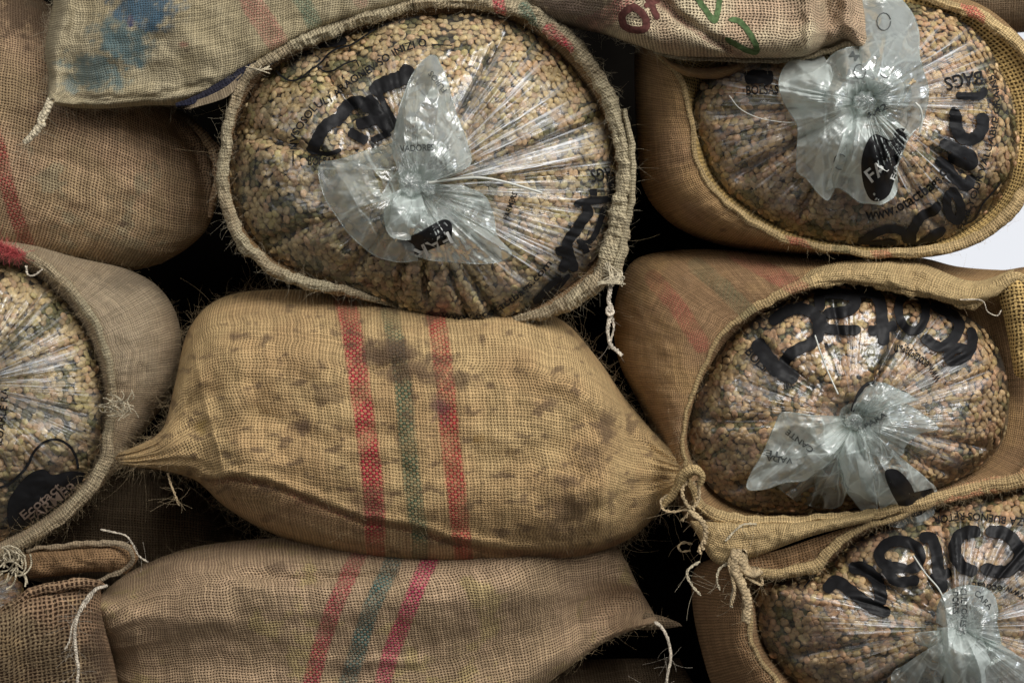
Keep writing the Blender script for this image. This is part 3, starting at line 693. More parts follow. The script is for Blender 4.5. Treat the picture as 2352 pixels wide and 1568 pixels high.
HB = [(276, 1066, .0), (310, 1073, .0), (350, 1076, -.005), (400, 1086, -.02), (455, 1106, -.06), (520, 1165), (620, 1222), (760, 1272), (900, 1300), (1050, 1308), (1200, 1302), (1330, 1280), (1440, 1240), (1500, 1190), (1540, 1145, -.04), (1575, 1105, .01)]
HT = [(272, 1040, .0), (305, 1027, .0), (345, 1008, -.005), (378, 975, -.015), (402, 880, -.06), (432, 760), (500, 688), (620, 665), (800, 672), (1000, 690), (1180, 700), (1290, 735), (1370, 820), (1440, 920), (1520, 1010, -.06), (1590, 1062, .0)]
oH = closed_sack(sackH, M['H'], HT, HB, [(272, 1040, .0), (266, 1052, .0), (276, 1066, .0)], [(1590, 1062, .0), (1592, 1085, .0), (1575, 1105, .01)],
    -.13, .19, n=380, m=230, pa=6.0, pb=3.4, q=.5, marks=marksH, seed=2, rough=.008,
    creases=[(seamH, 8, -.006), ([(p[0], p[1]-15) for p in seamH], 13, .007), ([(560, 760), (700, 830), (830, 850)], 26, .005), ([(1130, 760), (1250, 860), (1400, 930)], 30, .006), ([(600, 960), (760, 1010), (900, 1000)], 26, -.005), ([(1020, 1010), (1180, 1060), (1300, 1040)], 34, -.005), ([(450, 730), (520, 800), (545, 900), (550, 1010), (520, 1100)], 34, .007), ([(395, 960), (470, 905), (560, 880)], 26, -.006),
             ([(385, 1030), (520, 1020), (640, 1060)], 30, .006), ([(640, 1200), (850, 1250), (1060, 1290)], 14, .004), ([(1580, 1085), (1450, 1080), (1330, 1130)], 26, .007), ([(1560, 1070), (1440, 990), (1350, 960)], 24, -.005),
             ([(690, 700), (800, 800), (960, 900)], 40, -.005), ([(1300, 1200), (1450, 1130), (1560, 1090)], 18, -.006), ([(850, 860), (930, 830), (1010, 835)], 12, -.003)])
tpH = hem(sackH, M['Ehem'], [(1520, 1165, 0), (1555, 1120, .015), (1575, 1085, .03), (1600, 1075, .035), (1614, 1090, .035), (1606, 1115, .03)], [7, 11, 13, 11, 9, 5], .007, .03, name='corner_hem', n=140)
for i, (pts, r) in enumerate(((zK((450, 290), (405, 380), (430, 480), (480, 540), (530, 500), (555, 400), (540, 290)), .0022), (zK((290, 420), (215, 470), (230, 550), (320, 575), (410, 560), (470, 560)), .0014),
                             (zK((510, 300), (520, 420), (480, 560), (400, 660)), .0018), (zK((480, 560), (580, 640), (610, 800), (600, 900)), .0030), (zK((490, 870), (420, 855), (370, 890), (400, 935), (480, 925)), .0012))):
    string(sackH, M['fib'], d3(pts, .02-.012*i), r, name='loose_twine', strands=2, fray=5, seed=i)
fuzz(sackH, M['fib'], mesh_points(oH, lambda P: P[:, 2] > -.16, n=2600, seed=1), 2600, (.004, .016), .00012, 1)
eH = np.vstack([catmull(d3(HT, -.11), 300), catmull(d3(HB, -.11), 300)]); fuzz(sackH, M['fib'], eH, 2300, (.008, .042), .00011, 2, curl=1.2)
string(sackH, M['fib'], [(385, 1085, .0), (392, 1110, .0), (402, 1135, .01), (412, 1160, .01)], .0012, name='loose_twine', fray=14, seed=9)

# ================================================================== I : the sack under it
marksI = stripes_fn([
    ([(835, 1250), (800, 1320), (765, 1400), (735, 1490), (705, 1600)], 19, (.34, .02, .05), .85),
    ([(925, 1240), (888, 1320), (850, 1400), (825, 1480), (790, 1600)], 20, (.015, .11, .11), .9),
    ([(1010, 1240), (965, 1330), (930, 1420), (900, 1490), (870, 1600)], 19, (.42, .015, .09), .9)],
    [(640, 1300, 40, 14, .5, None), (800, 1540, 60, 26, .4, None)], .12, 7)
sackI = thing('burlap_sack', 'rosy tan sack at the bottom with red, teal and pink slanting stripes', 'sack', (900, 1600, -.15), GS)
IT = [(215, 1378, -.03), (300, 1312), (420, 1262), (560, 1240), (750, 1230), (1000, 1228), (1250, 1232), (1400, 1248), (1440, 1290)]
IB = [(262, 1600), (330, 1650), (520, 1690), (760, 1700), (1000, 1690), (1180, 1620), (1290, 1545), (1400, 1468), (1512, 1428, -.04)]
oI = closed_sack(sackI, M['I'], IT, IB, [(215, 1378, -.03), (238, 1450, -.08), (245, 1520), (262, 1600)], [(1440, 1290), (1466, 1345), (1492, 1390), (1512, 1428, -.04)],
    -.17, .19, n=340, m=150, pa=4.0, pb=3.0, marks=marksI, seed=5, rough=.006,
    creases=[([(620, 1420), (760, 1450), (900, 1420)], 26, -.006), ([(1000, 1380), (1150, 1350), (1300, 1370)], 24, .006), ([(430, 1270), (560, 1322), (700, 1330), (900, 1322)], 14, -.011), ([(330, 1300), (480, 1300), (600, 1345)], 22, .006), ([(800, 1530), (860, 1515), (960, 1520)], 12, .007), ([(230, 1390), (360, 1420), (520, 1430)], 26, .007),
             ([(1500, 1425), (1400, 1400), (1290, 1420)], 28, .006), ([(1240, 1568), (1340, 1480), (1440, 1440)], 16, -.008)])
flap(sackI, M['dark'], [(1480, 1405, -.09), (1520, 1414, -.09), (1548, 1424, -.09)], [(1470, 1446, -.10), (1520, 1444, -.095), (1568, 1437, -.09)], [(1480, 1405, -.09), (1475, 1425, -.09), (1470, 1446, -.10)], [(1548, 1424, -.09), (1560, 1430, -.09), (1568, 1437, -.09)], -.06, .002, name='corner_ear', n=30, m=16)
string(sackI, M['twine'], d3([(1505, 1428), (1520, 1440), (1535, 1470), (1541, 1510), (1534, 1545), (1528, 1600)], -.02), .0014, strands=5, fray=20, seed=4)
string(sackI, M['twine'], d3([(245, 1345), (222, 1352), (198, 1375), (180, 1410), (172, 1450), (175, 1500), (180, 1540), (172, 1600)], .05), .0015, strands=6, fray=34, seed=5)
string(sackI, M['twine'], d3([(215, 1362), (188, 1400), (168, 1430), (160, 1470), (150, 1490)], .05), .0012, strands=2, fray=8, seed=6)
fuzz(sackI, M['fib'], mesh_points(oI, lambda P: P[:, 2] > -.19, n=2000, seed=2), 1300, (.004, .014), .00012, 3)
fuzz(sackI, M['fib'], np.vstack([catmull(d3(IT, -.13), 300), catmull(d3(IB, -.13), 300)]), 700, (.008, .026), .00013, 4)

# ================================================================== A : russet sack on the left, behind
marksA = stripes_fn([([(-30, 250), (0, 350), (15, 420), (35, 490), (62, 560), (90, 620)], 17, (.30, .03, .035), .85)],
                    [(280, 515, 18, 8, .7, None), (60, 20, 130, 90, .75, (.06, .04, .03)), (200, 255, 140, 26, .5, (.05, .04, .03))], .12, 11)  # dark patches at upper left and along the sack above
sackA = thing('burlap_sack', 'round ended russet sack at the left edge, below the blue stained sack', 'sack', (150, 620, -.2), GS)
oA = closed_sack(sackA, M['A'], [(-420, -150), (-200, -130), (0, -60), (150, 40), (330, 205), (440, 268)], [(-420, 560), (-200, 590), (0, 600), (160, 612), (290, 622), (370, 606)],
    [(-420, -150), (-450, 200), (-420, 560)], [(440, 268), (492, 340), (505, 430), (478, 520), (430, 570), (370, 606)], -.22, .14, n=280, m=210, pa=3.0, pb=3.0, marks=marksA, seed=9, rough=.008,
    creases=[([(400, 290), (450, 350), (470, 430), (462, 510)], 14, -.010), ([(440, 280), (485, 350), (495, 440)], 12, .008), ([(120, 240), (60, 330), (0, 380)], 30, -.004)])
hem(sackA, M['A'], [(430, 272, -.19), (458, 303, -.17), (482, 335, -.16), (498, 372, -.155), (502, 412, -.155), (495, 450, -.16), (484, 500, -.18)], [5, 9, 12, 14, 12, 8, 5], .008, -.06, name='side_seam', n=160, seed=3)
fuzz(sackA, M['fib'], mesh_points(oA, lambda P: (P[:, 2] > -.2) & (P[:, 0] > -10) & (P[:, 1] > -10), n=2000, seed=2), 1300, (.004, .014), .00012, 13)

# ================================================================== B : grey tan sack top left with the blue stain
marksB = stripes_fn([([(560, -40), (585, 20), (610, 55), (635, 95)], 26, (.42, .14, .12), .62), ([(660, -40), (700, 10), (722, 55)], 18, (.10, .22, .16), .6),
                     ([(790, -50), (830, 5)], 16, (.40, .15, .13), .4),
                     ([(430, 240), (500, 205), (570, 165), (640, 120), (700, 85), (800, 50), (930, 15), (1010, -10)], 11, (.016, .018, .034), .95)],
                    [(330, 20, 85, 66, .9, (.03, .10, .17)), (285, 95, 78, 74, .8, (.045, .12, .15)), (220, 165, 85, 56, .7, (.06, .15, .18)), (265, 150, 60, 36, .5, (.09, .10, .09)), (165, 195, 26, 26, .45, (.08, .20, .26)), (300, 50, 14, 40, .9, (.01, .03, .13)),
                     (430, 118, 8, 8, .8, None), (422, 103, 12, 10, .6, (.28, .10, .08)), (200, 218, 30, 10, .5, (.08, .06, .04))], .12, 13)
sackB = thing('burlap_sack', 'grey tan sack at the top left smeared with a blue stain', 'sack', (450, 200, -.1), GS)
BT = [(120, -330), (400, -380), (700, -360), (980, -330)]
BB = [(108, 236, .0), (170, 248), (250, 250), (330, 243), (430, 238), (520, 195), (620, 138), (720, 84), (850, 40), (1020, -10)]
oB = closed_sack(sackB, M['B'], BT, BB, [(120, -330), (128, -150), (122, 0), (104, 110), (112, 180), (108, 236, .0)], [(980, -330), (1010, -200), (1030, -100), (1020, -10)], -.06, .11, n=320, m=220, pa=6, pb=9, marks=marksB, seed=15, rough=.008,
    creases=[([(160, 0), (130, 110), (130, 200)], 18, .012), ([(115, 225), (230, 228), (360, 222), (480, 190)], 9, -.006), ([(250, 170), (330, 120), (430, 60)], 30, -.004)])
hem(sackB, M['navy'], [(405, 244, .0), (470, 224, .0), (540, 186, .0), (600, 146, .0), (680, 100, .0), (740, 76, -.0)], [5, 14, 17, 13, 8, 5], .008, -.0, name='dark_blue_edge', seed=5)
string(sackB, M['fibp'], d3([(116, 232), (108, 252), (98, 268), (92, 290), (80, 305), (64, 322), (58, 328)], .01), .0038, strands=3, fray=14, seed=7, name='corner_tassel')
fuzz(sackB, M['fibp'], np.vstack([catmull(d3(BB, -.05), 300), catmull(d3([(122, 0), (104, 110), (112, 180), (108, 236)], -.05), 100)]), 1100, (.006, .02), .00013, 16)
for i in range(16): string(sackB, M['J'], [(555, 170+i*.9, .01), (520, 200+i*1.5, .015), (470-2*i, 225+i*1.6, .01), (424+5*(i % 4), 238+i*1.0, .0)], .0005, name='frayed_strand', strands=1, n=30, seed=i)

# ================================================================== C : open sack in the middle with its liner
Cc = (960, 400)
Cm = [(950, 8, -.02), (1060, 2, -.02), (1150, 10, -.01), (1240, 45, 0), (1325, 112, 0), (1385, 195, 0), (1420, 285, 0), (1436, 380, 0), (1428, 480, 0), (1410, 570, 0), (1385, 632, 0), (1310, 690, 0),
      (1215, 728, -.02), (1100, 738, -.06), (1000, 722, -.06), (880, 690, -.03), (760, 664, 0), (665, 640, 0), (590, 592, 0), (535, 515, 0), (516, 420, 0), (518, 330, 0), (535, 240, 0), (570, 175, 0), (640, 122, 0), (730, 78, 0), (840, 38, -.01)]
Cf = [(950, 36), (1060, 30), (1150, 38), (1225, 72), (1300, 135), (1362, 215), (1400, 300), (1414, 385), (1408, 480), (1388, 565), (1340, 632), (1260, 690), (1180, 724), (1080, 745), (985, 725), (870, 690), (765, 655), (680, 622), (605, 575), (550, 505), (528, 420), (530, 335), (550, 255), (588, 190), (650, 145), (740, 100), (850, 60)]
dyeC = stripes_fn([([(1143, -10), (1150, 30)], 14, (.50, .04, .08), .9), ([(1205, 20), (1222, 70)], 16, (.02, .16, .13), .9), ([(1262, 72), (1300, 112)], 17, (.52, .03, .07), .95),
                   ([(700, 50), (722, 120)], 12, (.5, .44, .3), .5)], [], .10, 17)
sackC = thing('burlap_sack', 'open sack in the top centre with a thick pale rolled rim spotted red and green', 'sack', (960, 740, -.1), GS)
open_sack(sackC, M['J'], Cc, Cm, [(p[0]+(p[0]-Cc[0])*.015, p[1]+(p[1]-Cc[1])*.0) for p in Cm], Cf, 0, -.10, -.02, seed=19, mat_in=M['E'], back=.40)
hC = hem(sackC, M['Chem'], Cm, [15, 16, 18, 20, 18, 17, 17, 19, 22, 26, 24, 17, 12, 4, 4, 8, 12, 13, 14, 14, 14, 12, 12, 13, 14, 18, 17], .013, .0, True, dyeC, 1400, 21, twist=.35, lump=.26)
hem(sackC, M['Chem'], [(1432, 250, .012), (1452, 350, .012), (1452, 450, .012), (1436, 540, .012), (1425, 600, .015), (1418, 640, .015)], [5, 8, 8, 9, 12, 7], .009, .01, name='hem_fold', seed=23, n=300)
string(sackC, M['twine'], d3([(1398, 640), (1402, 665), (1398, 690), (1405, 712), (1400, 735), (1396, 760), (1402, 790), (1418, 806), (1428, 815)], .02), .0021, strands=3, fray=5, seed=8)
string(sackC, M['twine'], d3([(1405, 706), (1396, 712), (1400, 722), (1408, 716), (1402, 708)], .022), .0026, strands=2, seed=18, name='string_knot')
string(sackC, M['twine'], d3([(1404, 720), (1410, 750), (1404, 780), (1400, 800)], .018), .0011, strands=2, seed=28)
for i in range(22):
    rr = random.random
    string(sackC, M['fibp'], [(1385+rr()*25, 600+rr()*35, .02), (1400+rr()*30, 625+rr()*20, .03), (1395+rr()*40, 635+rr()*20, .032), (1370+rr()*70, 640+rr()*18, .03)], .0008, name='frayed_strand', strands=1, n=30, seed=i)
for i in range(10):
    string(sackC, M['fibp'], [(560+random.random()*30, 150+random.random()*20, .02), (585+random.random()*20, 160, .03), (600+random.random()*25, 150+random.random()*20, .03)], .0007, name='frayed_strand', strands=1, n=20, seed=i)
fuzz(sackC, M['fibp'], mesh_points(hC, lambda P: P[:, 2] > -.02, n=3000, seed=3), 3000, (.003, .017), .00011, 25, curl=1.7)
fuzz(sackC, M['fib'], catmull(d3(Cm, 0), 600, True), 260, (.02, .05), .00013, 26, curl=1.3)

kC = (955, 432); A = math.radians
linC = Liner(kC, Cf, -.035, .085, seed=3, dimple=.03,
    folds=[(A(58), .035, .020, .62, .98), (A(68), .03, .016, .55, .98), (A(84), .035, .016, .5, .9), (A(100), .05, .012, .6, .95), (A(160), .05, .012, .55, .95), (A(199), .05, .012, .45, .95), (A(-128), .04, .010, .5, .9), (A(-60), .03, .013, .4, .9), (A(-20), .03, .014, .35, .95), (A(-8), .025, .012, .3, .9), (A(128), .06, .012, .4, .9), (A(40), .03, .010, .3, .8)],
    pulls=[(A(-38), .42, 1.0, .86), (A(-12), .3, .9, .95), (A(12), .25, 1.0, .9), (A(30), .22, .95, .85), (A(-100), .2, .35, .8), (A(60), .2, .5, .75), (A(-115), .14, .5, .7), (A(150), .5, .15, .8)])
LC = thing('plastic_liner', 'clear liner with knotted neck bulging from the pale rimmed sack at the top centre', 'plastic bag', (955, 740, -.03), GL)
linC.build(LC, 'pale green coffee beans pressed against the plastic in the top centre sack')
lg = [(zC1((370, 1370), (440, 1230), (520, 1090), (630, 1015), (720, 1020)), 22), (zC1((690, 1000), (740, 890), (830, 825), (940, 830), (1010, 910)), 23), (zC1((1040, 740), (1120, 650), (1240, 600), (1370, 545), (1440, 430)), 28),
      (zC1((950, 770), (1030, 860), (1130, 990), (1240, 1130)), 26), (zC1((1100, 730), (1160, 840), (1230, 960), (1280, 1080)), 11), (zC1((860, 1060), (960, 1035), (1060, 1000), (1095, 1050)), 20), (zC1((780, 1130), (880, 1185), (980, 1240)), 17),
      (zC1((1020, 1230), (1120, 1185), (1230, 1150)), 11), (zC1((400, 1350), (560, 1370), (700, 1330)), 8),
      (zC2((1250, 180), (1275, 280), (1260, 370), (1150, 390), (1000, 410), (940, 440)), 13), (zC2((1105, 290), (1110, 370)), 13), (zC2((1035, 430), (1060, 500), (1000, 580), (960, 650), (900, 720), (880, 780), (900, 870), (950, 1010)), 19),
      (zC2((780, 840), (830, 830), (890, 880), (860, 940), (830, 1010)), 17), (zC2((1210, 430), (1170, 560), (1120, 690), (1050, 760), (960, 740)), 10), (zC2((830, 1060), (740, 1120), (660, 1210), (590, 1280)), 12), (zC2((900, 1030), (820, 1130), (720, 1230), (640, 1310)), 8),
      (zC2((980, 780), (1030, 800), (1050, 850)), 12)]
for p, w in lg: linC.stroke(LC, p, w*1.3)
for p, w in [(zC1((0, 480), (60, 540), (160, 590), (270, 560), (380, 470), (480, 400), (570, 300), (680, 240), (800, 210), (930, 130), (1060, 40)), 4.5), (zC1((450, 440), (520, 490), (620, 480), (740, 410), (860, 370)), 4),
             (zC1((0, 430), (60, 385), (160, 340), (300, 310), (400, 300)), 4), (zC1((1670, 205), (1890, 215)), 3), (zC1((185, 1340), (185, 1500)), 3), (zC1((860, 370), (890, 440)), 3)]:
    linC.stroke(LC, p, w, name='printed_line', taper=False)
linC.stroke(LC, zC1((430, 200), (580, 190), (760, 150)), 20, name='printed_bar')
linC.text(LC, 'NVSOSOLULY ARAONEV SO INIZI O', zC1((230, 1330), (240, 1180), (330, 1040), (450, 890), (620, 800), (740, 690), (880, 590), (1040, 490), (1230, 360), (1400, 270), (1620, 215)), 19)
linC.text(LC, 'BOLSAS', zC((430, 770), (560, 775)), 22)
linC.text(LC, 'BAGS', zC2((1320, 110), (1200, 115), (1080, 130)), 32)
linC.text(LC, 'www.ecotactbags.com', zC((1050, 1480), (1160, 1490), (1280, 1470), (1400, 1400), (1490, 1320), (1570, 1230)), 18)
linC.text(LC, 'FARMERS', zC2((370, 560), (450, 330)), 14); linC.text(LC, '(R) FM', zC((1240, 1210), (1340, 1170)), 18)
nkC = mk('gathered_neck', *tube_mesh([(world_pt(np.array([(955, 452, .02), (950, 440, .06), (948, 425, .085)])), np.array([.014, .009, .016]))], 14)[:2], M['neck'], LC)
a1, h1 = petal(nkC, linC, [(925, 425), (950, 415), (985, 420)], [(900, 350), (912, 270), (938, 190), (968, 142), (1000, 128), (1020, 165), (1042, 240), (1070, 320), (1082, 370), (1060, 395)], .035, .03, seed=1, pleats=4)
a2, h2 = petal(nkC, linC, [(985, 395), (930, 420), (950, 455)], [(930, 318), (850, 345), (770, 368), (737, 378), (738, 430), (770, 495), (812, 548), (860, 585), (915, 602), (960, 598)], .03, .012, mat='neck_thin', seed=2, pleats=4, crumple=.008)
a3, h3 = petal(nkC, linC, [(975, 420), (975, 440), (945, 455)], [(1060, 425), (1110, 448), (1132, 490), (1140, 540), (1175, 585), (1120, 605), (1060, 604), (1010, 600), (960, 590), (905, 560)], .03, .022, seed=4, pleats=5)
a4, h4 = petal(nkC, linC, [(930, 430), (950, 440), (965, 440)], [(888, 450), (882, 500), (895, 540), (925, 550), (960, 545), (985, 500)], .03, .035, seed=6, pleats=4, crumple=.008)
knot(nkC, linC, 945, 425, 26, 3, .05); knot(nkC, linC, 985, 432, 15, 5, .055)
bd = blob(nkC, h3, [(905, 562), (960, 535), (1015, 505), (1036, 512), (1038, 535), (1030, 555), (985, 575), (945, 588), (915, 582)], M['ink'])
h3f = lambda a, b: h3(a, b, .0030)
if bd: linC.text(bd, 'FAR', [(1030, 532), (945, 575)], 34, M['pale_ink'], hitf=h3f)
linC.text(nkC, 'VADORES', zC((860, 708), (1020, 702)), 16, M['inkg'], hitf=lambda a, b: h1(a, b, .004) if h1(a, b) is not None else linC.hit(a, b, .03))
linC.text(nkC, 'INVESTM', zC((985, 770), (1110, 815)), 15, M['inkg'], hitf=lambda a, b: linC.hit(a, b, .035))
linC.text(nkC, 'FUJIOS', zC((1080, 420), (1010, 330)), 14, M['inkg'], hitf=lambda a, b: h1(a, b, .004))
string(LC, M['zip'], [(985, 420, .10), (1040, 412, .10), (1100, 408, .10), (1160, 418, .095), (1245, 443, .085)], .0016, name='tie_tail', strands=1, n=60)

# ================================================================== E : open sack top right
Ec = (1960, 290)
Em = [(1505, 118, 0), (1545, 158, .0), (1575, 215, .0), (1592, 290, 0), (1602, 370, 0), (1640, 440, 0), (1725, 508, 0), (1830, 556, 0), (1950, 578, 0), (2080, 582, 0), (2180, 568, 0), (2275, 525, 0), (2345, 450, 0), (2400, 350, -.02), (2405, 240, -.02), (2370, 145, -.02), (2310, 78, -.02), (2235, 30, -.02), (2150, 2, -.03), (2000, -20, -.05), (1850, 60, -.05), (1760, 130, -.04), (1640, 158, -.02), (1560, 140, 0)]
Em2 = [(1512, 112, 0), (1548, 160, .0), (1575, 215, .0), (1592, 290, 0), (1602, 370, 0), (1640, 440, 0), (1725, 508, 0), (1830, 556, 0), (1950, 578, 0), (2080, 582, 0), (2180, 568, 0), (2275, 525, 0), (2345, 450, 0), (2400, 350, -.02), (2405, 240, -.02), (2370, 145, -.02), (2310, 78, -.02), (2235, 30, -.02), (2150, 2, -.03), (2000, -40, -.05), (1820, 30, -.05), (1700, 90, -.04), (1600, 110, -.02)]
Eo = [(1462, 90), (1458, 200), (1464, 330), (1476, 430), (1525, 500), (1600, 545), (1700, 572), (1830, 585), (1950, 590), (2080, 594), (2190, 580), (2285, 536), (2355, 460), (2412, 350), (2415, 240), (2385, 140), (2325, 65), (2250, 10), (2150, -20), (2000, -60), (1820, -30), (1650, 10), (1500, 40)]
Ef = [(1590, 250), (1612, 340), (1650, 420), (1730, 488), (1830, 538), (1950, 562), (2080, 566), (2170, 550), (2250, 505), (2310, 440), (2340, 350), (2330, 240), (2290, 140), (2240, 70), (2160, 25), (2000, 0), (1820, 60), (1700, 120), (1620, 180)]
dyeE = stripes_fn([([(1820, 540), (1860, 590)], 16, (.45, .05, .05), .75), ([(1925, 560), (1945, 600)], 16, (.06, .10, .05), .6), ([(2010, 560), (2035, 600)], 18, (.45, .05, .05), .8), ([(2220, 10), (2250, 45)], 14, (.48, .06, .07), .8)], [], .1, 27)
sackE = thing('burlap_sack', 'open golden brown sack at the top right with netted lining showing on its right', 'sack', (1950, 590, -.1), GS)
oE = open_sack(sackE, M['E'], Ec, Em2, Eo, Ef, 0, -.20, -.03, marks=stripes_fn([], [(1660, 528, 10, 6, .8, None)], .10, 29), seed=31, mat_in=M['net'], rough=.005, power=.9)
hE = hem(sackE, M['Ehem'], Em2, [10, 8, 6, 6, 6, 7, 8, 9, 9, 11, 12, 13, 14, 14, 13, 14, 15, 13, 10, 8, 8, 8, 10], .008, .002, True, dyeE, 1300, 33)
flap(sackE, M['E'], [(1500, 112, .01), (1560, 150, .01), (1640, 155, .0), (1760, 130, -.01)], [(1560, 170, .0), (1590, 178, -.0), (1660, 180, -.01), (1780, 150, -.02)], [(1500, 112, .01), (1530, 145, .01), (1560, 170, .0)], [(1760, 130, -.01), (1770, 140, -.01), (1780, 150, -.02)], 0, .01, name='top_fold', seed=4)
fuzz(sackE, M['fib'], mesh_points(hE, lambda P: P[:, 2] > -.04, n=3000, seed=3), 1500, (.004, .014), .00013, 35)
kE = (1985, 235)
linE = Liner(kE, Ef, -.04, .085, seed=8, dimple=.02, tone='rosy', folds=[(A(150), .05, .014, .3, .9), (A(175), .05, .012, .35, .9), (A(60), .04, .010, .4, .9), (A(35), .03, .01, .4, .8), (A(120), .05, .008, .5, .9), (A(-30), .04, .01, .5, .9)],
    pulls=[(A(-30), .35, .85, .9), (A(0), .22, .9, .8), (A(50), .30, 1.0, .8), (A(75), .2, .5, .7), (A(160), .2, .45, .9), (A(185), .2, .8, .9), (A(140), .25, .3, .9)])
LE = thing('plastic_liner', 'clear liner with a large crumpled white neck in the top right sack', 'plastic bag', (1985, 560, -.03), GL)
linE.build(LE, 'green coffee beans behind plastic in the top right sack')
for p, w in [(zE((1970, 535), (2060, 540), (2120, 530), (2125, 490)), 15), (zE((1935, 625), (1965, 640), (1975, 720), (2015, 775), (2080, 770), (2120, 710), (2115, 630)), 24), (zE((1880, 800), (1920, 810), (1990, 840), (2060, 875), (2055, 925), (2000, 910), (1930, 870)), 20),
             (zE((1860, 890), (1920, 930), (1960, 990), (2020, 1040), (2050, 1020), (2055, 975)), 20), (zE((1940, 1060), (1920, 1130), (1940, 1210), (1985, 1230), (2000, 1160), (1970, 1090), (1935, 1050)), 17), (zE((1875, 1130), (1850, 1175), (1780, 1210), (1730, 1290), (1725, 1360), (1790, 1365), (1850, 1320), (1910, 1275)), 19),
             (zE((1690, 1360), (1680, 1300), (1610, 1280), (1530, 1300), (1440, 1365), (1540, 1370), (1640, 1355)), 16), (zE((790, 440), (860, 430), (950, 440)), 26)]: linE.stroke(LE, p, w*1.2)
linE.stroke(LE, zE((2220, 1020), (2190, 1060), (2120, 1140), (2080, 1220), (2010, 1260)), 4, name='printed_line', taper=False)
linE.text(LE, 'BAGS', zE((2115, 400), (2010, 410), (1900, 440)), 34); linE.text(LE, 'BOLSAS', zE((800, 530), (980, 525)), 22)
linE.text(LE, 'www.otactbags.c', zE((1465, 1225), (1560, 1220), (1680, 1170), (1790, 1100), (1880, 1030), (1925, 965)), 28)
linE.text(LE, 'FOR YOUR VALUABLE GRAINS -', zE((2010, 1290), (2045, 1200), (2100, 1060), (2140, 930), (2185, 780), (2215, 620), (2205, 480), (2160, 380)), 16)
nkE = mk('gathered_neck', *tube_mesh([(world_pt(np.array([(1985, 250, .01), (1985, 235, .05), (1985, 225, .08)])), np.array([.018, .011, .02]))], 14)[:2], M['neck'], LE)
b1, g1 = petal(nkE, linE, [(1960, 225), (1985, 235), (1985, 260)], [(1890, 128), (1830, 132), (1798, 160), (1790, 205), (1815, 262), (1832, 300), (1830, 385), (1850, 410), (1895, 458), (1915, 440)], .04, .03, seed=11, pleats=6, crumple=.012)
b2, g2 = petal(nkE, linE, [(1965, 220), (2000, 230), (2020, 240)], [(1895, 440), (1925, 432), (1960, 455), (1985, 466), (2030, 468), (2060, 440), (2062, 380), (2092, 310)], .05, .035, seed=12, pleats=6, crumple=.012)
b3, g3 = petal(nkE, linE, [(1975, 245), (1990, 230), (2005, 250)], [(1940, 110), (1965, 60), (1985, -10), (2040, -30), (2080, 10), (2108, 60), (2112, 130), (2132, 205), (2122, 270), (2090, 315)], .05, .03, seed=13, pleats=6, crumple=.012)
b4, g4 = petal(nkE, linE, [(1960, 240), (1980, 220), (2000, 220)], [(1870, 250), (1880, 180), (1920, 120), (1990, 110), (2060, 150), (2090, 200), (2080, 260)], .055, .045, seed=14, pleats=5, crumple=.010)
knot(nkE, linE, 1985, 235, 22, 8, .08)
bd = blob(nkE, g2, [(1978, 375), (1990, 330), (2010, 308), (2048, 322), (2060, 296), (2098, 306), (2085, 360), (2060, 400), (2040, 450), (2005, 462), (1985, 430)], M['ink'])
if bd:
    linE.text(bd, 'FA', [(2002, 420), (2042, 390)], 34, M['pale_ink'], hitf=lambda a, b: g2(a, b, .003))
    linE.text(bd, 'FCCB', [(2056, 415), (2084, 350)], 14, M['pale_ink'], hitf=lambda a, b: g2(a, b, .003))
linE.text(nkE, 'M', [(1950, 128), (1966, 140)], 16, M['inkg'], hitf=lambda a, b: g4(a, b, .003)); linE.text(nkE, '3,42', [(1992, 272), (2040, 250)], 16, M['inkg'], hitf=lambda a, b: linE.hit(a, b, .075))
for cx, cy, rr, gg in ((1975, 165, 17, g4), (2035, 160, 19, g4), (2030, 50, 20, g3), (1930, 372, 18, g1)):
    q = [(cx+rr*math.cos(t)*.8, cy+rr*math.sin(t)) for t in np.linspace(0, 6.0, 14)]
    P = [gg(a, b, .002) for a, b in q]; P = [p for p in P if p is not None]
    if len(P) > 5: mk('printed_ring', *tube_mesh([(np.array(P), np.full(len(P), .0007))], 5)[:2], M['inkg'], nkE)
string(LE, M['zip'], [(2102, 236, .09), (2114, 250, .09), (2118, 275, .085), (2112, 305, .08)], .0015, name='tie_tail', strands=1, n=40)
string(LE, M['zip'], d3([(1675, 220), (1700, 250), (1740, 270), (1790, 280), (1830, 282)], .06), .0005, name='loose_thread', strands=1, n=40)

# ================================================================== D : cream sack over the top of E
marksD = stripes_fn([([(1440, -10), (1420, 20), (1370, 55), (1340, 60)], 22, (.36, .03, .06), .7), ([(1500, -10), (1560, 45), (1640, 100), (1700, 125)], 6, (.14, .03, .03), .7)], [(1300, 30, 150, 90, .85, (.05, .03, .03))], .15, 37)  # large dark patch at left is shade painted into the cloth
sackD = thing('burlap_sack', 'cream sack at the top edge marked with dark red and green letters', 'sack', (1650, 130, .0), GS)
DB = [(1160, 10, -.10), (1260, 55, -.07), (1370, 75, -.04), (1450, 100), (1540, 128), (1650, 134), (1760, 136), (1840, 132), (1900, 112), (1950, 100), (2005, 140, .07)]
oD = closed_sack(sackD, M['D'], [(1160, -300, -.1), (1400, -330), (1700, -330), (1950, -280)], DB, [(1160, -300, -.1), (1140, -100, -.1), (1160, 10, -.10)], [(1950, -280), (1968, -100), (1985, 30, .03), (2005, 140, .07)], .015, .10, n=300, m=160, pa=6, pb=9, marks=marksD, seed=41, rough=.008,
    creases=[([(1480, -40), (1560, 40), (1680, 115)], 12, -.016), ([(1850, -30), (1862, 50), (1850, 120)], 18, .014), ([(1890, -30), (1905, 50), (1895, 110)], 14, -.014), ([(1940, -30), (1945, 50), (1970, 100)], 14, .012)])
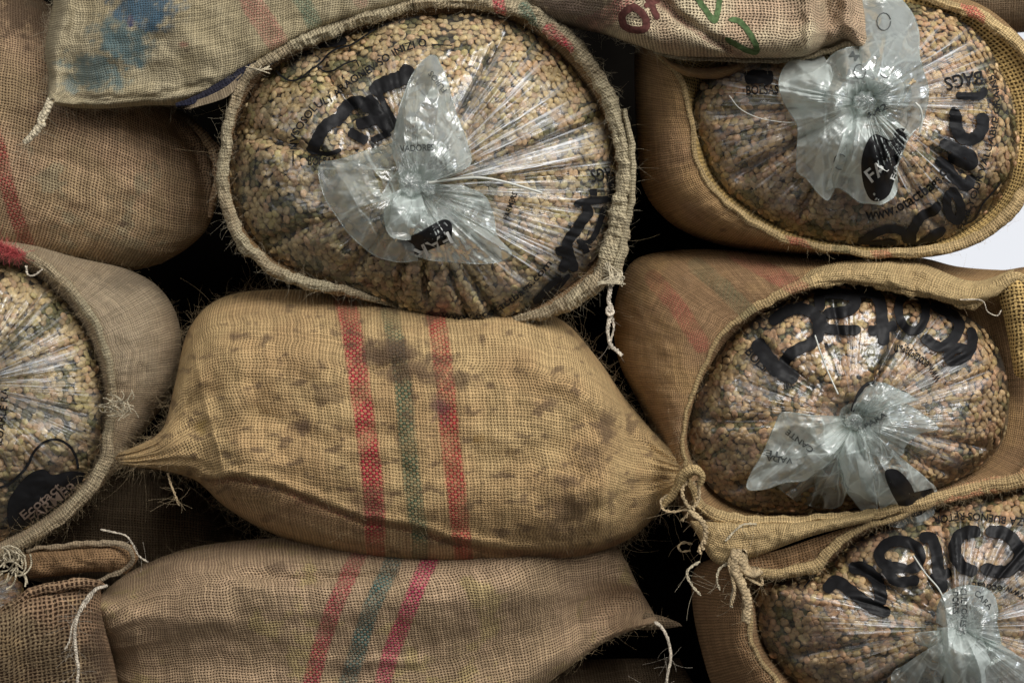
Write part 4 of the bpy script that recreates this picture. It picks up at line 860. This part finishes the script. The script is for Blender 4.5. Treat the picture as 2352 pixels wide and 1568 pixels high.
def surf_hit(o):
    me = o.data; co = np.empty(len(me.vertices)*3, np.float32); me.vertices.foreach_get("co", co); co = co.reshape(-1, 3)+np.array(o.parent.location)
    bv = BVHTree.FromPolygons([Vector(v) for v in co], [tuple(p.vertices) for p in me.polygons])
    def hit(a, b, off=.0010):
        p0 = Vector((0, -D, 0)); w = Vector(world_pt(np.array([a, b, 0.]))); dr = (w-p0).normalized(); h = bv.ray_cast(p0, dr)
        return None if h[0] is None else np.array(h[0]-dr*off)
    return hit
hitD = surf_hit(oD)
class Flat:
    pass
fl = Flat(); fl.hit = hitD
letter = lambda parent, pts, w, mat, closed=False: Liner.stroke(fl, parent, pts, w, mat=mat, closed=closed)
letter(sackD, zD((1230, 120), (1320, 80), (1430, 180), (1440, 290), (1340, 320), (1220, 280), (1190, 180)), 17, M['red_ink'], True)
letter(sackD, [(1478, -20), (1500, 20), (1512, 45)], 14, M['red_ink']); letter(sackD, [(1480, 15), (1515, 0)], 12, M['red_ink'])
letter(sackD, [(1590, -20), (1615, 15), (1640, 45), (1650, 20), (1655, -20)], 13, M['green_ink'])
letter(sackD, zE((700, 110), (760, 120), (820, 190), (860, 280), (820, 290), (740, 250), (680, 215)), 13, M['green_ink'])
letter(sackD, zE((560, 40), (620, 120), (640, 60)), 12, M['green_ink'])
hem(sackD, M['Chem'], [(1500, 118, .02), (1560, 133, .035), (1650, 138, .04), (1760, 140, .04), (1845, 135, .04), (1900, 116, .045), (1945, 105, .06), (1975, 125, .075), (2005, 145, .08)], [4, 5, 5, 5, 6, 7, 7, 6, 4], .006, .04, name='bottom_seam', seed=6)
string(sackD, M['fib'], [(1990, 120, .085), (2008, 145, .095), (2015, 175, .10), (2030, 192, .10), (2070, 195, .10), (2100, 185, .095)], .0022, strands=2, fray=8, seed=12)
fuzz(sackD, M['fibp'], catmull(d3(DB, .04), 300), 700, (.005, .02), .00013, 45)

# ================================================================== F : open sack middle right
Fc = (1950, 900)
Fm = [(1590, 905, 0), (1620, 835, 0), (1660, 765, 0), (1730, 712, 0), (1830, 660, 0), (1910, 634, .0), (1990, 640, .0), (2080, 662, .0), (2150, 668, 0), (2230, 692, 0), (2290, 655, .01), (2345, 640, .01), (2395, 720, -.02), (2420, 850, -.03), (2410, 980, -.02), (2352, 1090, 0), (2250, 1118, .0), (2130, 1150, .01), (2000, 1182, .02), (1850, 1196, .02), (1710, 1200, .01), (1620, 1165, .0), (1580, 1090, 0), (1568, 1000, 0)]
Fo = [(1470, 930), (1425, 840), (1408, 740), (1425, 650), (1470, 590), (1600, 572), (1760, 580), (1950, 592), (2100, 590), (2200, 612), (2300, 620), (2380, 620), (2440, 720), (2460, 850), (2450, 980), (2380, 1100), (2250, 1135), (2130, 1165), (2000, 1200), (1850, 1215), (1710, 1225), (1600, 1220), (1545, 1130), (1515, 1030)]
Ff = [(1600, 905), (1632, 840), (1680, 775), (1750, 722), (1840, 680), (1920, 656), (2000, 662), (2080, 680), (2150, 692), (2215, 722), (2275, 770), (2310, 850), (2318, 940), (2300, 1020), (2240, 1080), (2130, 1130), (2000, 1165), (1850, 1180), (1720, 1172), (1640, 1130), (1600, 1070), (1580, 1000)]
dyeF = stripes_fn([([(1500, 640), (1560, 710), (1610, 790)], 20, (.34, .07, .06), .55), ([(1600, 610), (1660, 660), (1730, 730)], 20, (.10, .14, .08), .5), ([(1690, 580), (1760, 620), (1840, 665)], 20, (.36, .08, .07), .55),
                   ([(2040, 1140), (2300, 1085), (2360, 1075)], 10, (.40, .06, .05), .45)], [(1460, 640, 60, 60, .4, (.06, .045, .03))], .10, 47)  # dark upper left corner is shade painted into the cloth
sackF = thing('burlap_sack', 'open brown sack right of the stained sack, faint red stripes on its shoulder', 'sack', (1950, 1200, -.1), GS)
oF = open_sack(sackF, M['E'], Fc, Fm, Fo, Ff, -.02, -.20, -.05, marks=dyeF, seed=51, rough=.007, power=.85)
hF = hem(sackF, M['Ehem'], Fm, [5, 5, 6, 9, 13, 20, 18, 16, 16, 18, 14, 12, 12, 12, 12, 17, 16, 14, 12, 14, 17, 13, 6, 5], .007, -.018, True, dyeF, 1300, 53)
flap(sackF, M['Ehem'], [(1830, 625, -.03), (1950, 598, -.03), (2100, 600, -.03), (2230, 645, -.01), (2330, 618, .0)], [(1830, 668, -.01), (1930, 648, -.0), (2080, 668, -.0), (2200, 700, .0), (2290, 680, .015)],
     [(1830, 625, -.03), (1820, 645, -.02), (1830, 668, -.01)], [(2330, 618, .0), (2318, 650, .01), (2290, 680, .015)], 0, .018, name='turned_hem', n=140, m=34, thick=.008, wav=.008, seed=8)
flap(sackF, M['net'], [(2285, 650, .0), (2330, 628, .01), (2400, 640, .0)], [(2330, 860, -.03), (2350, 870, -.02), (2400, 880, -.01)], [(2285, 650, .0), (2308, 740, -.02), (2330, 860, -.03)], [(2400, 640, .0), (2410, 740, .0), (2400, 880, -.01)], 0, .01, name='side_fold', n=40, m=60, seed=9)
flap(sackF, M['Ehem'], [(1585, 1195, .0), (1720, 1200, .015), (1860, 1196, .02), (2010, 1172, .02)], [(1598, 1222, .0), (1640, 1290, .01), (1700, 1290, .015), (1860, 1232, .025), (2000, 1196, .03)], [(1585, 1195, .0), (1590, 1208, .0), (1598, 1222, .0)], [(2010, 1172, .02), (2008, 1185, .03), (2000, 1196, .03)], 0, .018, name='lower_hem', n=120, m=36, thick=.006, wav=.008, seed=10)
for i, (pts, r) in enumerate(((zK((560, 1030), (470, 1090), (450, 1150), (490, 1240), (570, 1330)), .0014), (zK((820, 1040), (740, 1100), (720, 1200), (745, 1280)), .0013), (zK((830, 1040), (850, 1130), (880, 1230), (860, 1340), (850, 1440)), .0020), (zK((800, 840), (880, 750), (960, 690), (1080, 685)), .0011), (zK((480, 560), (600, 680), (615, 800), (560, 950)), .003))):
    string(sackF, M['fibp'] if i != 4 else M['fib'], d3(pts, .035), r, name='loose_twine', strands=2, fray=6, seed=i+30)
string(sackF, M['twine'], d3([(2205, 688), (2255, 690), (2268, 715), (2290, 725), (2300, 712)], .03), .0008, name='loose_thread', strands=1, n=50)
fuzz(sackF, M['fib'], mesh_points(hF, lambda P: P[:, 2] > -.04, n=3000, seed=3), 1500, (.004, .014), .00013, 55)
fuzz(sackF, M['fib'], mesh_points(oF, lambda P: (P[:, 2] > -.2), n=3000, seed=3), 900, (.004, .016), .00013, 56)
kF = (1962, 965)
linF = Liner(kF, Ff, -.05, .075, seed=12, dimple=.03, tone='rosy', folds=[(A(-63), .05, .014, .3, .8), (A(-100), .035, .008, .5, .9), (A(-140), .05, .008, .4, .9), (A(180), .04, .008, .4, .9), (A(150), .05, .01, .4, .9), (A(30), .05, .014, .3, .9), (A(12), .04, .012, .4, .9), (A(-20), .03, .008, .4, .9)],
    pulls=[(A(-28), .25, .85, .85), (A(-50), .15, .5, .9), (A(22), .28, .7, .8), (A(0), .2, .4, .7), (A(-95), .2, .25, .8), (A(-165), .3, .22, .8)])
LF = thing('plastic_liner', 'clear liner with a flower shaped tied neck in the middle sack of the right side', 'plastic bag', (1962, 1180, -.05), GL)
linF.build(LF, 'brownish green coffee beans behind the big lettered plastic in the middle right sack')
for p, w in [(zF((850, 550), (910, 640), (980, 720), (1090, 765)), 34), (zF((1000, 690), (1060, 620), (1190, 560)), 26), (zF((930, 460), (1010, 400), (1100, 375), (1180, 410), (1205, 490), (1190, 570)), 26),
             (zF((1215, 390), (1215, 300), (1300, 290), (1390, 310), (1405, 360), (1340, 395), (1230, 400)), 25), (zF((1210, 410), (1240, 480), (1330, 495), (1440, 495)), 22), (zF((1420, 285), (1500, 290), (1545, 340), (1560, 450), (1570, 580)), 26), (zF((1480, 500), (1560, 490), (1640, 465)), 22),
             (zF((1830, 350), (1930, 400), (1990, 460), (1960, 540), (1880, 590), (1780, 530)), 24), (zF((2050, 480), (2065, 560), (2030, 640), (1950, 670), (1930, 630), (1990, 595), (2060, 620)), 22)]: linF.stroke(LF, p, w*1.04)
linF.stroke(LF, zF((1730, 290), (1660, 330), (1655, 420), (1700, 490), (1760, 495), (1800, 420), (1790, 330)), 20, closed=True)
linF.text(LF, 'FARMERS GUARD', zF((715, 505), (800, 420), (900, 350), (1040, 280), (1180, 240)), 16); linF.text(LF, 'BOLSAS', zF((790, 620), (860, 700), (960, 760)), 24)
linF.text(LF, 'www.ecotagbags.n', zF((1890, 770), (1850, 700), (1780, 640), (1700, 590), (1630, 580)), 26); linF.text(LF, '(R)', zF((1015, 830), (1060, 815)), 16)
linF.text(LF, 'TO YOU', zF((2000, 330), (2080, 400), (2130, 470)), 18)
nkF = mk('gathered_neck', *tube_mesh([(world_pt(np.array([(1962, 985, .0), (1962, 970, .035), (1960, 955, .06)])), np.array([.015, .010, .017]))], 14)[:2], M['neck'], LF)
f1, q1 = petal(nkF, linF, [(1955, 955), (1950, 970), (1960, 985)], [(1850, 955), (1795, 948), (1775, 985), (1755, 1035), (1725, 1085), (1716, 1122), (1760, 1122), (1800, 1108), (1850, 1102), (1895, 1070), (1930, 1035)], .03, .02, seed=21, pleats=5)
f2, q2 = petal(nkF, linF, [(1955, 985), (1965, 990), (1975, 985)], [(1925, 1050), (1935, 1110), (1965, 1155), (2000, 1190), (2014, 1178), (2015, 1120), (2005, 1060), (1995, 1020)], .03, .028, seed=22, pleats=3)
f3, q3 = petal(nkF, linF, [(1965, 955), (1985, 960), (1975, 985)], [(2000, 905), (2060, 918), (2110, 945), (2155, 982), (2110, 995), (2080, 1025), (2070, 1045), (2030, 1050), (2000, 1040)], .03, .02, seed=23, pleats=4)
f4, q4 = petal(nkF, linF, [(1955, 950), (1968, 945), (1985, 950)], [(1965, 915), (1990, 882), (2030, 880), (2075, 900), (2110, 918)], .03, .04, seed=24, pleats=3, crumple=.007)
f5, q5 = petal(nkF, linF, [(1970, 985), (1985, 985), (1995, 975)], [(2020, 1080), (2040, 1140), (2030, 1200), (2095, 1208), (2140, 1185), (2148, 1120), (2100, 1090), (2060, 1060)], .05, .06, seed=25, pleats=4, mat='neck_thin')
f6, q6 = petal(nkF, linF, [(1940, 985), (1955, 990), (1960, 990)], [(1785, 1118), (1830, 1150), (1880, 1165), (1930, 1160), (1950, 1110)], .005, .006, seed=26, mat='neck_thin')
knot(nkF, linF, 1962, 965, 20, 9, .045)
hem(nkF, M['ink'], d3([(1958, 945), (1972, 905), (1998, 882), (2040, 882), (2085, 905)], .055), [4, 5, 4, 3, 2], .002, .055, name='black_edge', n=80)
blob(nkF, q5, [(2032, 1085), (2060, 1078), (2090, 1108), (2112, 1150), (2138, 1120), (2146, 1140), (2125, 1175), (2090, 1185), (2055, 1145)], M['ink'])
linF.text(nkF, 'TES', [(1795, 1038), (1745, 1030)], 15, M['inkg'], hitf=lambda a, b: q1(a, b, .003)); linF.text(nkF, 'VADA', [(1822, 1052), (1760, 1044)], 15, M['inkg'], hitf=lambda a, b: q1(a, b, .003))
linF.text(nkF, 'CANTE', [(1870, 1030), (1810, 985)], 14, M['inkg'], hitf=lambda a, b: q1(a, b, .003)); linF.text(nkF, 'TOP', [(1950, 905), (2010, 935)], 15, M['inkg'], hitf=lambda a, b: q3(a, b, .003)); linF.text(nkF, 'PARA', [(1990, 985), (2038, 955)], 14, M['inkg'], hitf=lambda a, b: q3(a, b, .003))
string(LF, M['zip'], [(1872, 770, .045), (1885, 810, .05), (1900, 850, .05), (1925, 905, .06)], .0011, name='tie_tail', strands=1, n=50)
string(LF, M['neck'], [(1950, 962, .07), (1958, 955, .082), (1972, 957, .082), (1978, 966, .07)], .0022, name='tie_band', strands=1, n=30)

# ================================================================== G : open sack bottom right
Gc = (2160, 1420)
Gm = [(1700, 1310, .03), (1780, 1320, .02), (1870, 1296, .02), (1950, 1226, .02), (2040, 1192, .015), (2150, 1150, .01), (2260, 1125, .0), (2400, 1110, -.01), (2600, 1180, -.03), (2680, 1400, -.04), (2600, 1640, -.04), (2400, 1750, -.02), (2150, 1770, 0), (1950, 1700, .01), (1830, 1620, .02), (1765, 1540, .02), (1728, 1480, .02), (1722, 1400, .02)]
Go = [(1600, 1300), (1700, 1270), (1870, 1250), (1960, 1205), (2040, 1180), (2150, 1140), (2260, 1110), (2400, 1100), (2620, 1160), (2720, 1400), (2640, 1680), (2400, 1800), (2150, 1820), (1900, 1780), (1740, 1700), (1650, 1600), (1610, 1490), (1590, 1380)]
Gf = [(1735, 1345), (1790, 1335), (1880, 1312), (1960, 1248), (2050, 1206), (2150, 1172), (2260, 1145), (2400, 1130), (2560, 1200), (2620, 1400), (2550, 1600), (2400, 1700), (2150, 1720), (1970, 1670), (1860, 1600), (1790, 1530), (1750, 1470), (1738, 1400)]
dyeG = stripes_fn([([(2150, 1150), (2352, 1110)], 9, (.42, .05, .04), .55)], [], .12, 57)
sackG = thing('burlap_sack', 'open dark brown sack in the bottom right corner with a frayed hem', 'sack', (2100, 1700, -.1), GS)
oG = open_sack(sackG, M['G'], Gc, Gm, Go, Gf, .0, -.20, -.03, seed=61, mat_in=M['G'])
hG = hem(sackG, M['Ehem'], Gm, [9, 12, 14, 9, 7, 9, 13, 13, 10, 10, 10, 10, 10, 8, 7, 6, 6, 7], .007, .0, True, dyeG, 1200, 63)
flap(sackG, M['G'], [(1700, 1285, .02), (1790, 1262, .02), (1880, 1232, .02), (1990, 1196, .02)], [(1705, 1312, .02), (1800, 1310, .015), (1890, 1280, .01), (1985, 1212, .01)], [(1700, 1285, .02), (1700, 1300, .02), (1705, 1312, .02)], [(1990, 1196, .02), (1992, 1204, .02), (1985, 1212, .01)], 0, -.006, name='inner_fold', n=80, m=24)
for i, (pts, r) in enumerate(((zK((900, 940), (880, 1020), (900, 1140), (960, 1260), (1000, 1400), (985, 1560)), .0046), (zK((880, 940), (830, 1040), (860, 1160), (880, 1300), (850, 1420)), .0018), (zK((980, 1160), (1040, 1200), (1130, 1240), (1120, 1170)), .0014), (zK((940, 950), (960, 1060), (1000, 1110), (1100, 1120)), .005))):
    string(sackG, M['fib'], d3(pts, .045), r, name='frayed_corner', strands=3, fray=10, seed=i+50)
fuzz(sackG, M['fib'], mesh_points(hG, lambda P: (P[:, 0] < 2400) & (P[:, 1] < 1620), n=3000, seed=3), 1500, (.004, .018), .00014, 65)
kG = (2200, 1440)
linG = Liner(kG, Gf, -.03, .085, seed=17, dimple=.02, tone='rosy', folds=[(A(-150), .04, .010, .3, .9), (A(170), .04, .010, .3, .9), (A(-98), .03, .010, .3, .95), (A(-120), .03, .006, .3, .8), (A(145), .05, .01, .3, .9), (A(-50), .04, .01, .3, .8)],
    pulls=[(A(-165), .2, .6, .7), (A(180), .15, .7, .7), (A(-85), .25, .55, .9), (A(-10), .5, .9, .8), (A(-50), .3, .5, .8), (A(160), .2, .4, .7), (A(30), .3, .6, .7)])
LG = thing('plastic_liner', 'clear liner in the bottom right corner, its white neck standing up below big black letters', 'plastic bag', (2200, 1700, -.03), GL)
linG.build(LG, 'green coffee beans behind plastic in the bottom right sack')
for p, w in [(zG((1110, 865), (1180, 800), (1260, 850), (1350, 920), (1430, 970), (1520, 1000)), 26), (zG((1260, 720), (1350, 720), (1430, 790), (1460, 890), (1450, 950)), 27), (zG((1630, 720), (1490, 700), (1450, 630), (1510, 560), (1620, 555), (1700, 610), (1690, 700), (1610, 730)), 23), (zG((1480, 710), (1560, 800), (1700, 790)), 22),
             (zG((1700, 535), (1770, 530), (1805, 610), (1820, 730), (1850, 870)), 25), (zG((1770, 790), (1900, 740)), 21), (zG((2080, 485), (1960, 510), (1920, 610), (1970, 710), (2060, 740)), 27), (zG((2110, 490), (2230, 500), (2310, 580), (2320, 670), (2230, 740), (2080, 715)), 27), (zG((2420, 560), (2360, 640), (2352, 740)), 24)]: linG.stroke(LG, p, w*1.08)
linG.text(LG, 'GARANTIZA BUENOS RETOR', zG((2620, 400), (2480, 402), (2300, 405), (2100, 380), (1950, 375), (1785, 400)), 19); linG.text(LG, 'STATUS WM', zG((1290, 570), (1400, 520), (1530, 450)), 20)
linG.text(LG, 'www.ecotac', zG((2380, 900), (2280, 840), (2150, 820), (2030, 800)), 20); linG.stroke(LG, zG((980, 840), (1030, 780), (1080, 740)), 4, name='printed_line')
nkG = mk('gathered_neck', *tube_mesh([(world_pt(np.array([(2200, 1460, .01), (2205, 1445, .05), (2205, 1430, .08)])), np.array([.016, .011, .018]))], 14)[:2], M['neck'], LG)
e1, w1 = petal(nkG, linG, [(2190, 1450), (2205, 1440), (2225, 1450)], [(2150, 1430), (2155, 1385), (2175, 1358), (2215, 1345), (2260, 1348), (2288, 1380), (2292, 1440), (2300, 1480)], .05, .03, seed=31, pleats=5)
e2, w2 = petal(nkG, linG, [(2190, 1440), (2205, 1450), (2220, 1440)], [(2152, 1440), (2158, 1510), (2180, 1600), (2230, 1640), (2280, 1600), (2298, 1520), (2292, 1450)], .05, .03, seed=32, pleats=5)
e3, w3 = petal(nkG, linG, [(2190, 1440), (2190, 1455), (2200, 1465)], [(2150, 1450), (2110, 1452), (2106, 1475), (2130, 1490), (2090, 1520), (2050, 1545), (2060, 1600), (2140, 1620)], .03, .015, seed=33, pleats=4, mat='neck_thin')
e4, w4 = petal(nkG, linG, [(2215, 1440), (2220, 1455), (2210, 1465)], [(2300, 1480), (2330, 1500), (2370, 1530), (2380, 1600), (2300, 1640), (2240, 1620)], .03, .02, seed=34, pleats=4)
knot(nkG, linG, 2205, 1450, 20, 12, .05)
linG.text(nkG, 'CULTORES Y', [(2206, 1350), (2208, 1400), (2203, 1455)], 15, M['inkg'], hitf=lambda a, b: linG.hit(a, b, .078)); linG.text(nkG, 'DORES', [(2188, 1358), (2188, 1408)], 15, M['inkg'], hitf=lambda a, b: linG.hit(a, b, .078)); linG.text(nkG, 'CARA', [(2236, 1362), (2272, 1400)], 15, M['inkg'], hitf=lambda a, b: linG.hit(a, b, .078))
string(LG, M['zip'], [(2098, 1275, .06), (2125, 1315, .065), (2155, 1350, .07), (2172, 1385, .075)], .0011, name='tie_tail', strands=1, n=50)

# ================================================================== J : open sack at the left edge
Jc = (-60, 900)
Jm = [(0, 572, .0), (60, 590, .0), (125, 632, .0), (185, 690, .0), (228, 765, .0), (252, 850, .0), (258, 940, -.01), (250, 1010, -.0), (235, 1075, .0), (185, 1145, .01), (120, 1200, .015), (40, 1252, .015), (-60, 1290, .01), (-260, 1270), (-420, 1100), (-470, 880), (-400, 690), (-240, 590), (-100, 565)]
Jo = [(60, 560), (180, 592), (290, 618), (365, 660), (408, 730), (415, 820), (395, 900), (350, 965), (300, 1030), (250, 1100), (190, 1165), (120, 1220), (40, 1270), (-60, 1305), (-280, 1290), (-450, 1110), (-500, 880), (-430, 680), (-250, 570), (-100, 548)]
Jf = [(0, 602), (55, 618), (110, 655), (165, 712), (205, 780), (230, 860), (238, 940), (232, 1010), (215, 1070), (170, 1130), (110, 1180), (30, 1228), (-60, 1255), (-250, 1230), (-390, 1080), (-430, 880), (-370, 710), (-220, 620), (-100, 598)]
sackJ = thing('burlap_sack', 'open ash brown sack cut by the left edge, its frayed rim red at top', 'sack', (0, 1280, -.1), GS)
dyeJ = stripes_fn([([(-10, 560), (35, 590)], 24, (.48, .09, .10), .85)], [], .12, 67)
oJ = open_sack(sackJ, M['J'], Jc, Jm, Jo, Jf, .0, -.17, -.03, seed=71, marks=stripes_fn([], [(330, 640, 120, 40, .5, (.05, .04, .03))], .1, 69), rough=.010)  # dark patch on the shoulder below the russet sack
hJ = hem(sackJ, M['Chem'], Jm, [13, 12, 12, 11, 9, 9, 10, 12, 16, 14, 13, 11, 10, 10, 10, 10, 10, 10, 10], .010, .0, True, dyeJ, 1100, 73)
rg = random.Random(5)
for i in range(26):
    cx, cy = 268+rg.uniform(-24, 26), 918+rg.uniform(-22, 22); rr = rg.uniform(8, 24); a0 = rg.uniform(0, 6)
    string(sackJ, M['fibp'], [(cx+rr*math.cos(a0+t*1.1)*(1+.2*t), cy+rr*math.sin(a0+t*1.1)*.7+6*t, .03+rg.uniform(-.006, .008)) for t in range(4)], .0006, name='frayed_strand', strands=1, n=30, seed=i)
for i in range(26):
    cx, cy = 20+rg.uniform(-30, 30), 1290+rg.uniform(-30, 30); a0 = rg.uniform(0, 6); rr = rg.uniform(10, 26)
    string(sackJ, M['fibp'], [(cx+rr*math.cos(a0+t*.9), cy+rr*math.sin(a0+t*.9)*.9+7*t, .045+rg.uniform(-.006, .01)) for t in range(4)], .0011, name='frayed_strand', strands=1, n=30, seed=i)
string(sackJ, M['twine'], d3([(60, 610), (64, 630), (78, 632), (98, 618)], .02), .0011, strands=2)
fuzz(sackJ, M['fibr'], np.array([(x, 565+.5*x, .012) for x in np.linspace(-10, 45, 30)]), 500, (.006, .02), .0003, 75, name='red_fray')
fuzz(sackJ, M['fib'], mesh_points(hJ, lambda P: (P[:, 0] > -20) & (P[:, 2] > -.04), n=3000, seed=3), 1700, (.003, .022), .00011, 76, curl=1.7)
fuzz(sackJ, M['fib'], mesh_points(oJ, lambda P: (P[:, 0] > -20) & (P[:, 2] > -.2), n=3000, seed=3), 1200, (.006, .024), .00013, 77)
linJ = Liner((-75, 880), Jf, -.04, .075, seed=23, dimple=.02, folds=[(A(-20), .03, .008, .3, .9), (A(15), .03, .008, .4, .9), (A(-50), .04, .008, .4, .9)],
    pulls=[(A(-12), .3, 1.0, .85), (A(12), .25, .9, .9), (A(-40), .3, .6, .9), (A(45), .3, .5, .7)])
LJ = thing('plastic_liner', 'clear streaky liner at the left edge with a black rounded badge low on it', 'plastic bag', (-60, 1250, -.03), GL)
linJ.build(LJ, 'pale coffee beans behind plastic in the sack cut by the left edge')
bdJ = blob(LJ, linJ.hit, zBL((40, 620), (80, 540), (150, 460), (230, 430), (280, 460), (370, 440), (440, 445), (468, 490), (420, 560), (330, 640), (230, 720), (120, 750), (50, 740)), M['ink'], n=80, m=20)
hj = lambda a, b: linJ.hit(a, b, .0028)
if bdJ:
    linJ.text(bdJ, 'Ecotact', zBL((130, 700), (250, 600), (330, 530)), 22, M['dim_ink'], hitf=hj); linJ.text(bdJ, 'FARMER', zBL((170, 720), (300, 620), (420, 530)), 24, M['dim_ink'], hitf=hj)
linJ.stroke(LJ, zBL((0, 530), (60, 500), (140, 420), (180, 340), (240, 285), (310, 275), (370, 310), (405, 370), (415, 430)), 6, name='printed_line', taper=False)
linJ.stroke(LJ, zBL((0, 745), (40, 740)), 5, name='printed_line'); linJ.text(LJ, 'VALUABLE RA', zJ((-5, 800), (15, 700), (30, 560)), 18)

# ================================================================== K : loose woven open sack at the bottom left
sackK = thing('burlap_sack', 'loosely woven dark sack in the bottom left corner, its hem folded over', 'sack', (60, 1640, -.1), GS)
oK = closed_sack(sackK, M['K'], [(-140, 1420, -.02), (0, 1400, -.0), (50, 1360, .0), (130, 1340, .0), (230, 1345, -.03)], [(-140, 1760), (0, 1800), (150, 1800), (300, 1760)], [(-140, 1420, -.02), (-150, 1600), (-140, 1760)], [(230, 1345, -.03), (246, 1450, -.07), (270, 1560), (300, 1760)], -.12, .10, n=120, m=140, pa=4, marks=stripes_fn([], [(230, 1500, 40, 120, .7, (.04, .03, .025))], .2, 79), seed=81)  # dark band down the right side
hem(sackK, M['K'], [(-20, 1425, .0), (25, 1392, .02), (70, 1362, .03), (140, 1346, .035), (210, 1340, .02), (240, 1348, .0)], [10, 11, 12, 13, 10, 6], .009, .02, name='hem', n=240, seed=7)
flap(sackK, M['G'], [(50, 1268, .0), (120, 1262, .0), (220, 1252, -.0), (305, 1250, -.02)], [(70, 1328, .01), (130, 1322, .01), (220, 1312, .0), (290, 1318, -.02)], [(50, 1268, .0), (50, 1300, .01), (70, 1328, .01)], [(305, 1250, -.02), (318, 1280, -.02), (290, 1318, -.02)], 0, .018, name='folded_hem', n=90, m=34, thick=.008, wav=.010)
hem(sackK, M['J'], [(60, 1264, .01), (150, 1255, .02), (240, 1247, .02), (292, 1252, .015), (306, 1275, .01), (292, 1300, .0), (250, 1325, .0), (215, 1342, .0)], [4, 6, 7, 6, 5, 6, 5, 4], .005, .01, name='hem_fold', n=240, seed=8, lump=.4)
string(sackK, M['twine'], d3([(232, 1215), (262, 1222), (290, 1230), (305, 1250), (318, 1275), (340, 1290)], .0), .0010, strands=2, fray=6, seed=3)
fuzz(sackK, M['fib'], mesh_points(oK, lambda P: (P[:, 0] > -20) & (P[:, 2] > -.14), n=2000, seed=3), 900, (.005, .02), .00014, 85)
LK = thing('plastic_liner', 'scrap of glossy dark liner at the left edge above the folded hem', 'plastic bag', (-40, 1400, -.03), GL)
Kf = [(35, 1330), (50, 1360), (30, 1400), (0, 1440), (-100, 1480), (-200, 1420), (-180, 1320), (-60, 1290)]
linK = Liner((-60, 1370), Kf, -.02, .02, seed=29, pulls=[(0, 1.0, .8, .9)], tone='brown'); linK.build(LK, 'few dark beans behind plastic at the lower left edge', n=240, m=40)

# ================================================================== sacks glimpsed behind
sackM = thing('burlap_sack', 'dark brown sack end in the shadowed gap at the lower left', 'sack', (300, 1250, -.3), GS)
closed_sack(sackM, M['dark'], [(100, 1080), (250, 1060), (420, 1110), (520, 1180)], [(60, 1330), (250, 1360), (450, 1340), (560, 1300)], [(100, 1080), (60, 1200), (60, 1330)], [(520, 1180), (560, 1240), (560, 1300)], -.36, .14, n=90, m=60, seed=91)
sackN = thing('burlap_sack', 'dark brown sack far back at the top right corner behind the netted one', 'sack', (2340, 60, -.4), GS)
closed_sack(sackN, M['dark'], [(2000, -300), (2200, -320), (2500, -300)], [(2000, 60), (2250, 80), (2500, 60)], [(2000, -300), (1960, -100), (2000, 60)], [(2500, -300), (2540, -100), (2500, 60)], -.55, .14, n=90, m=60, seed=92)
sackO = thing('burlap_sack', 'shadowed sack under the rosy striped one at the bottom edge', 'sack', (1300, 1800, -.3), GS)
closed_sack(sackO, M['dark'], [(700, 1640), (1000, 1590), (1300, 1520), (1560, 1510)], [(700, 1900), (1000, 1960), (1300, 1960), (1600, 1900)], [(700, 1640), (660, 1760), (700, 1900)], [(1560, 1510), (1620, 1650), (1600, 1900)], -.36, .12, n=120, m=60, seed=93)
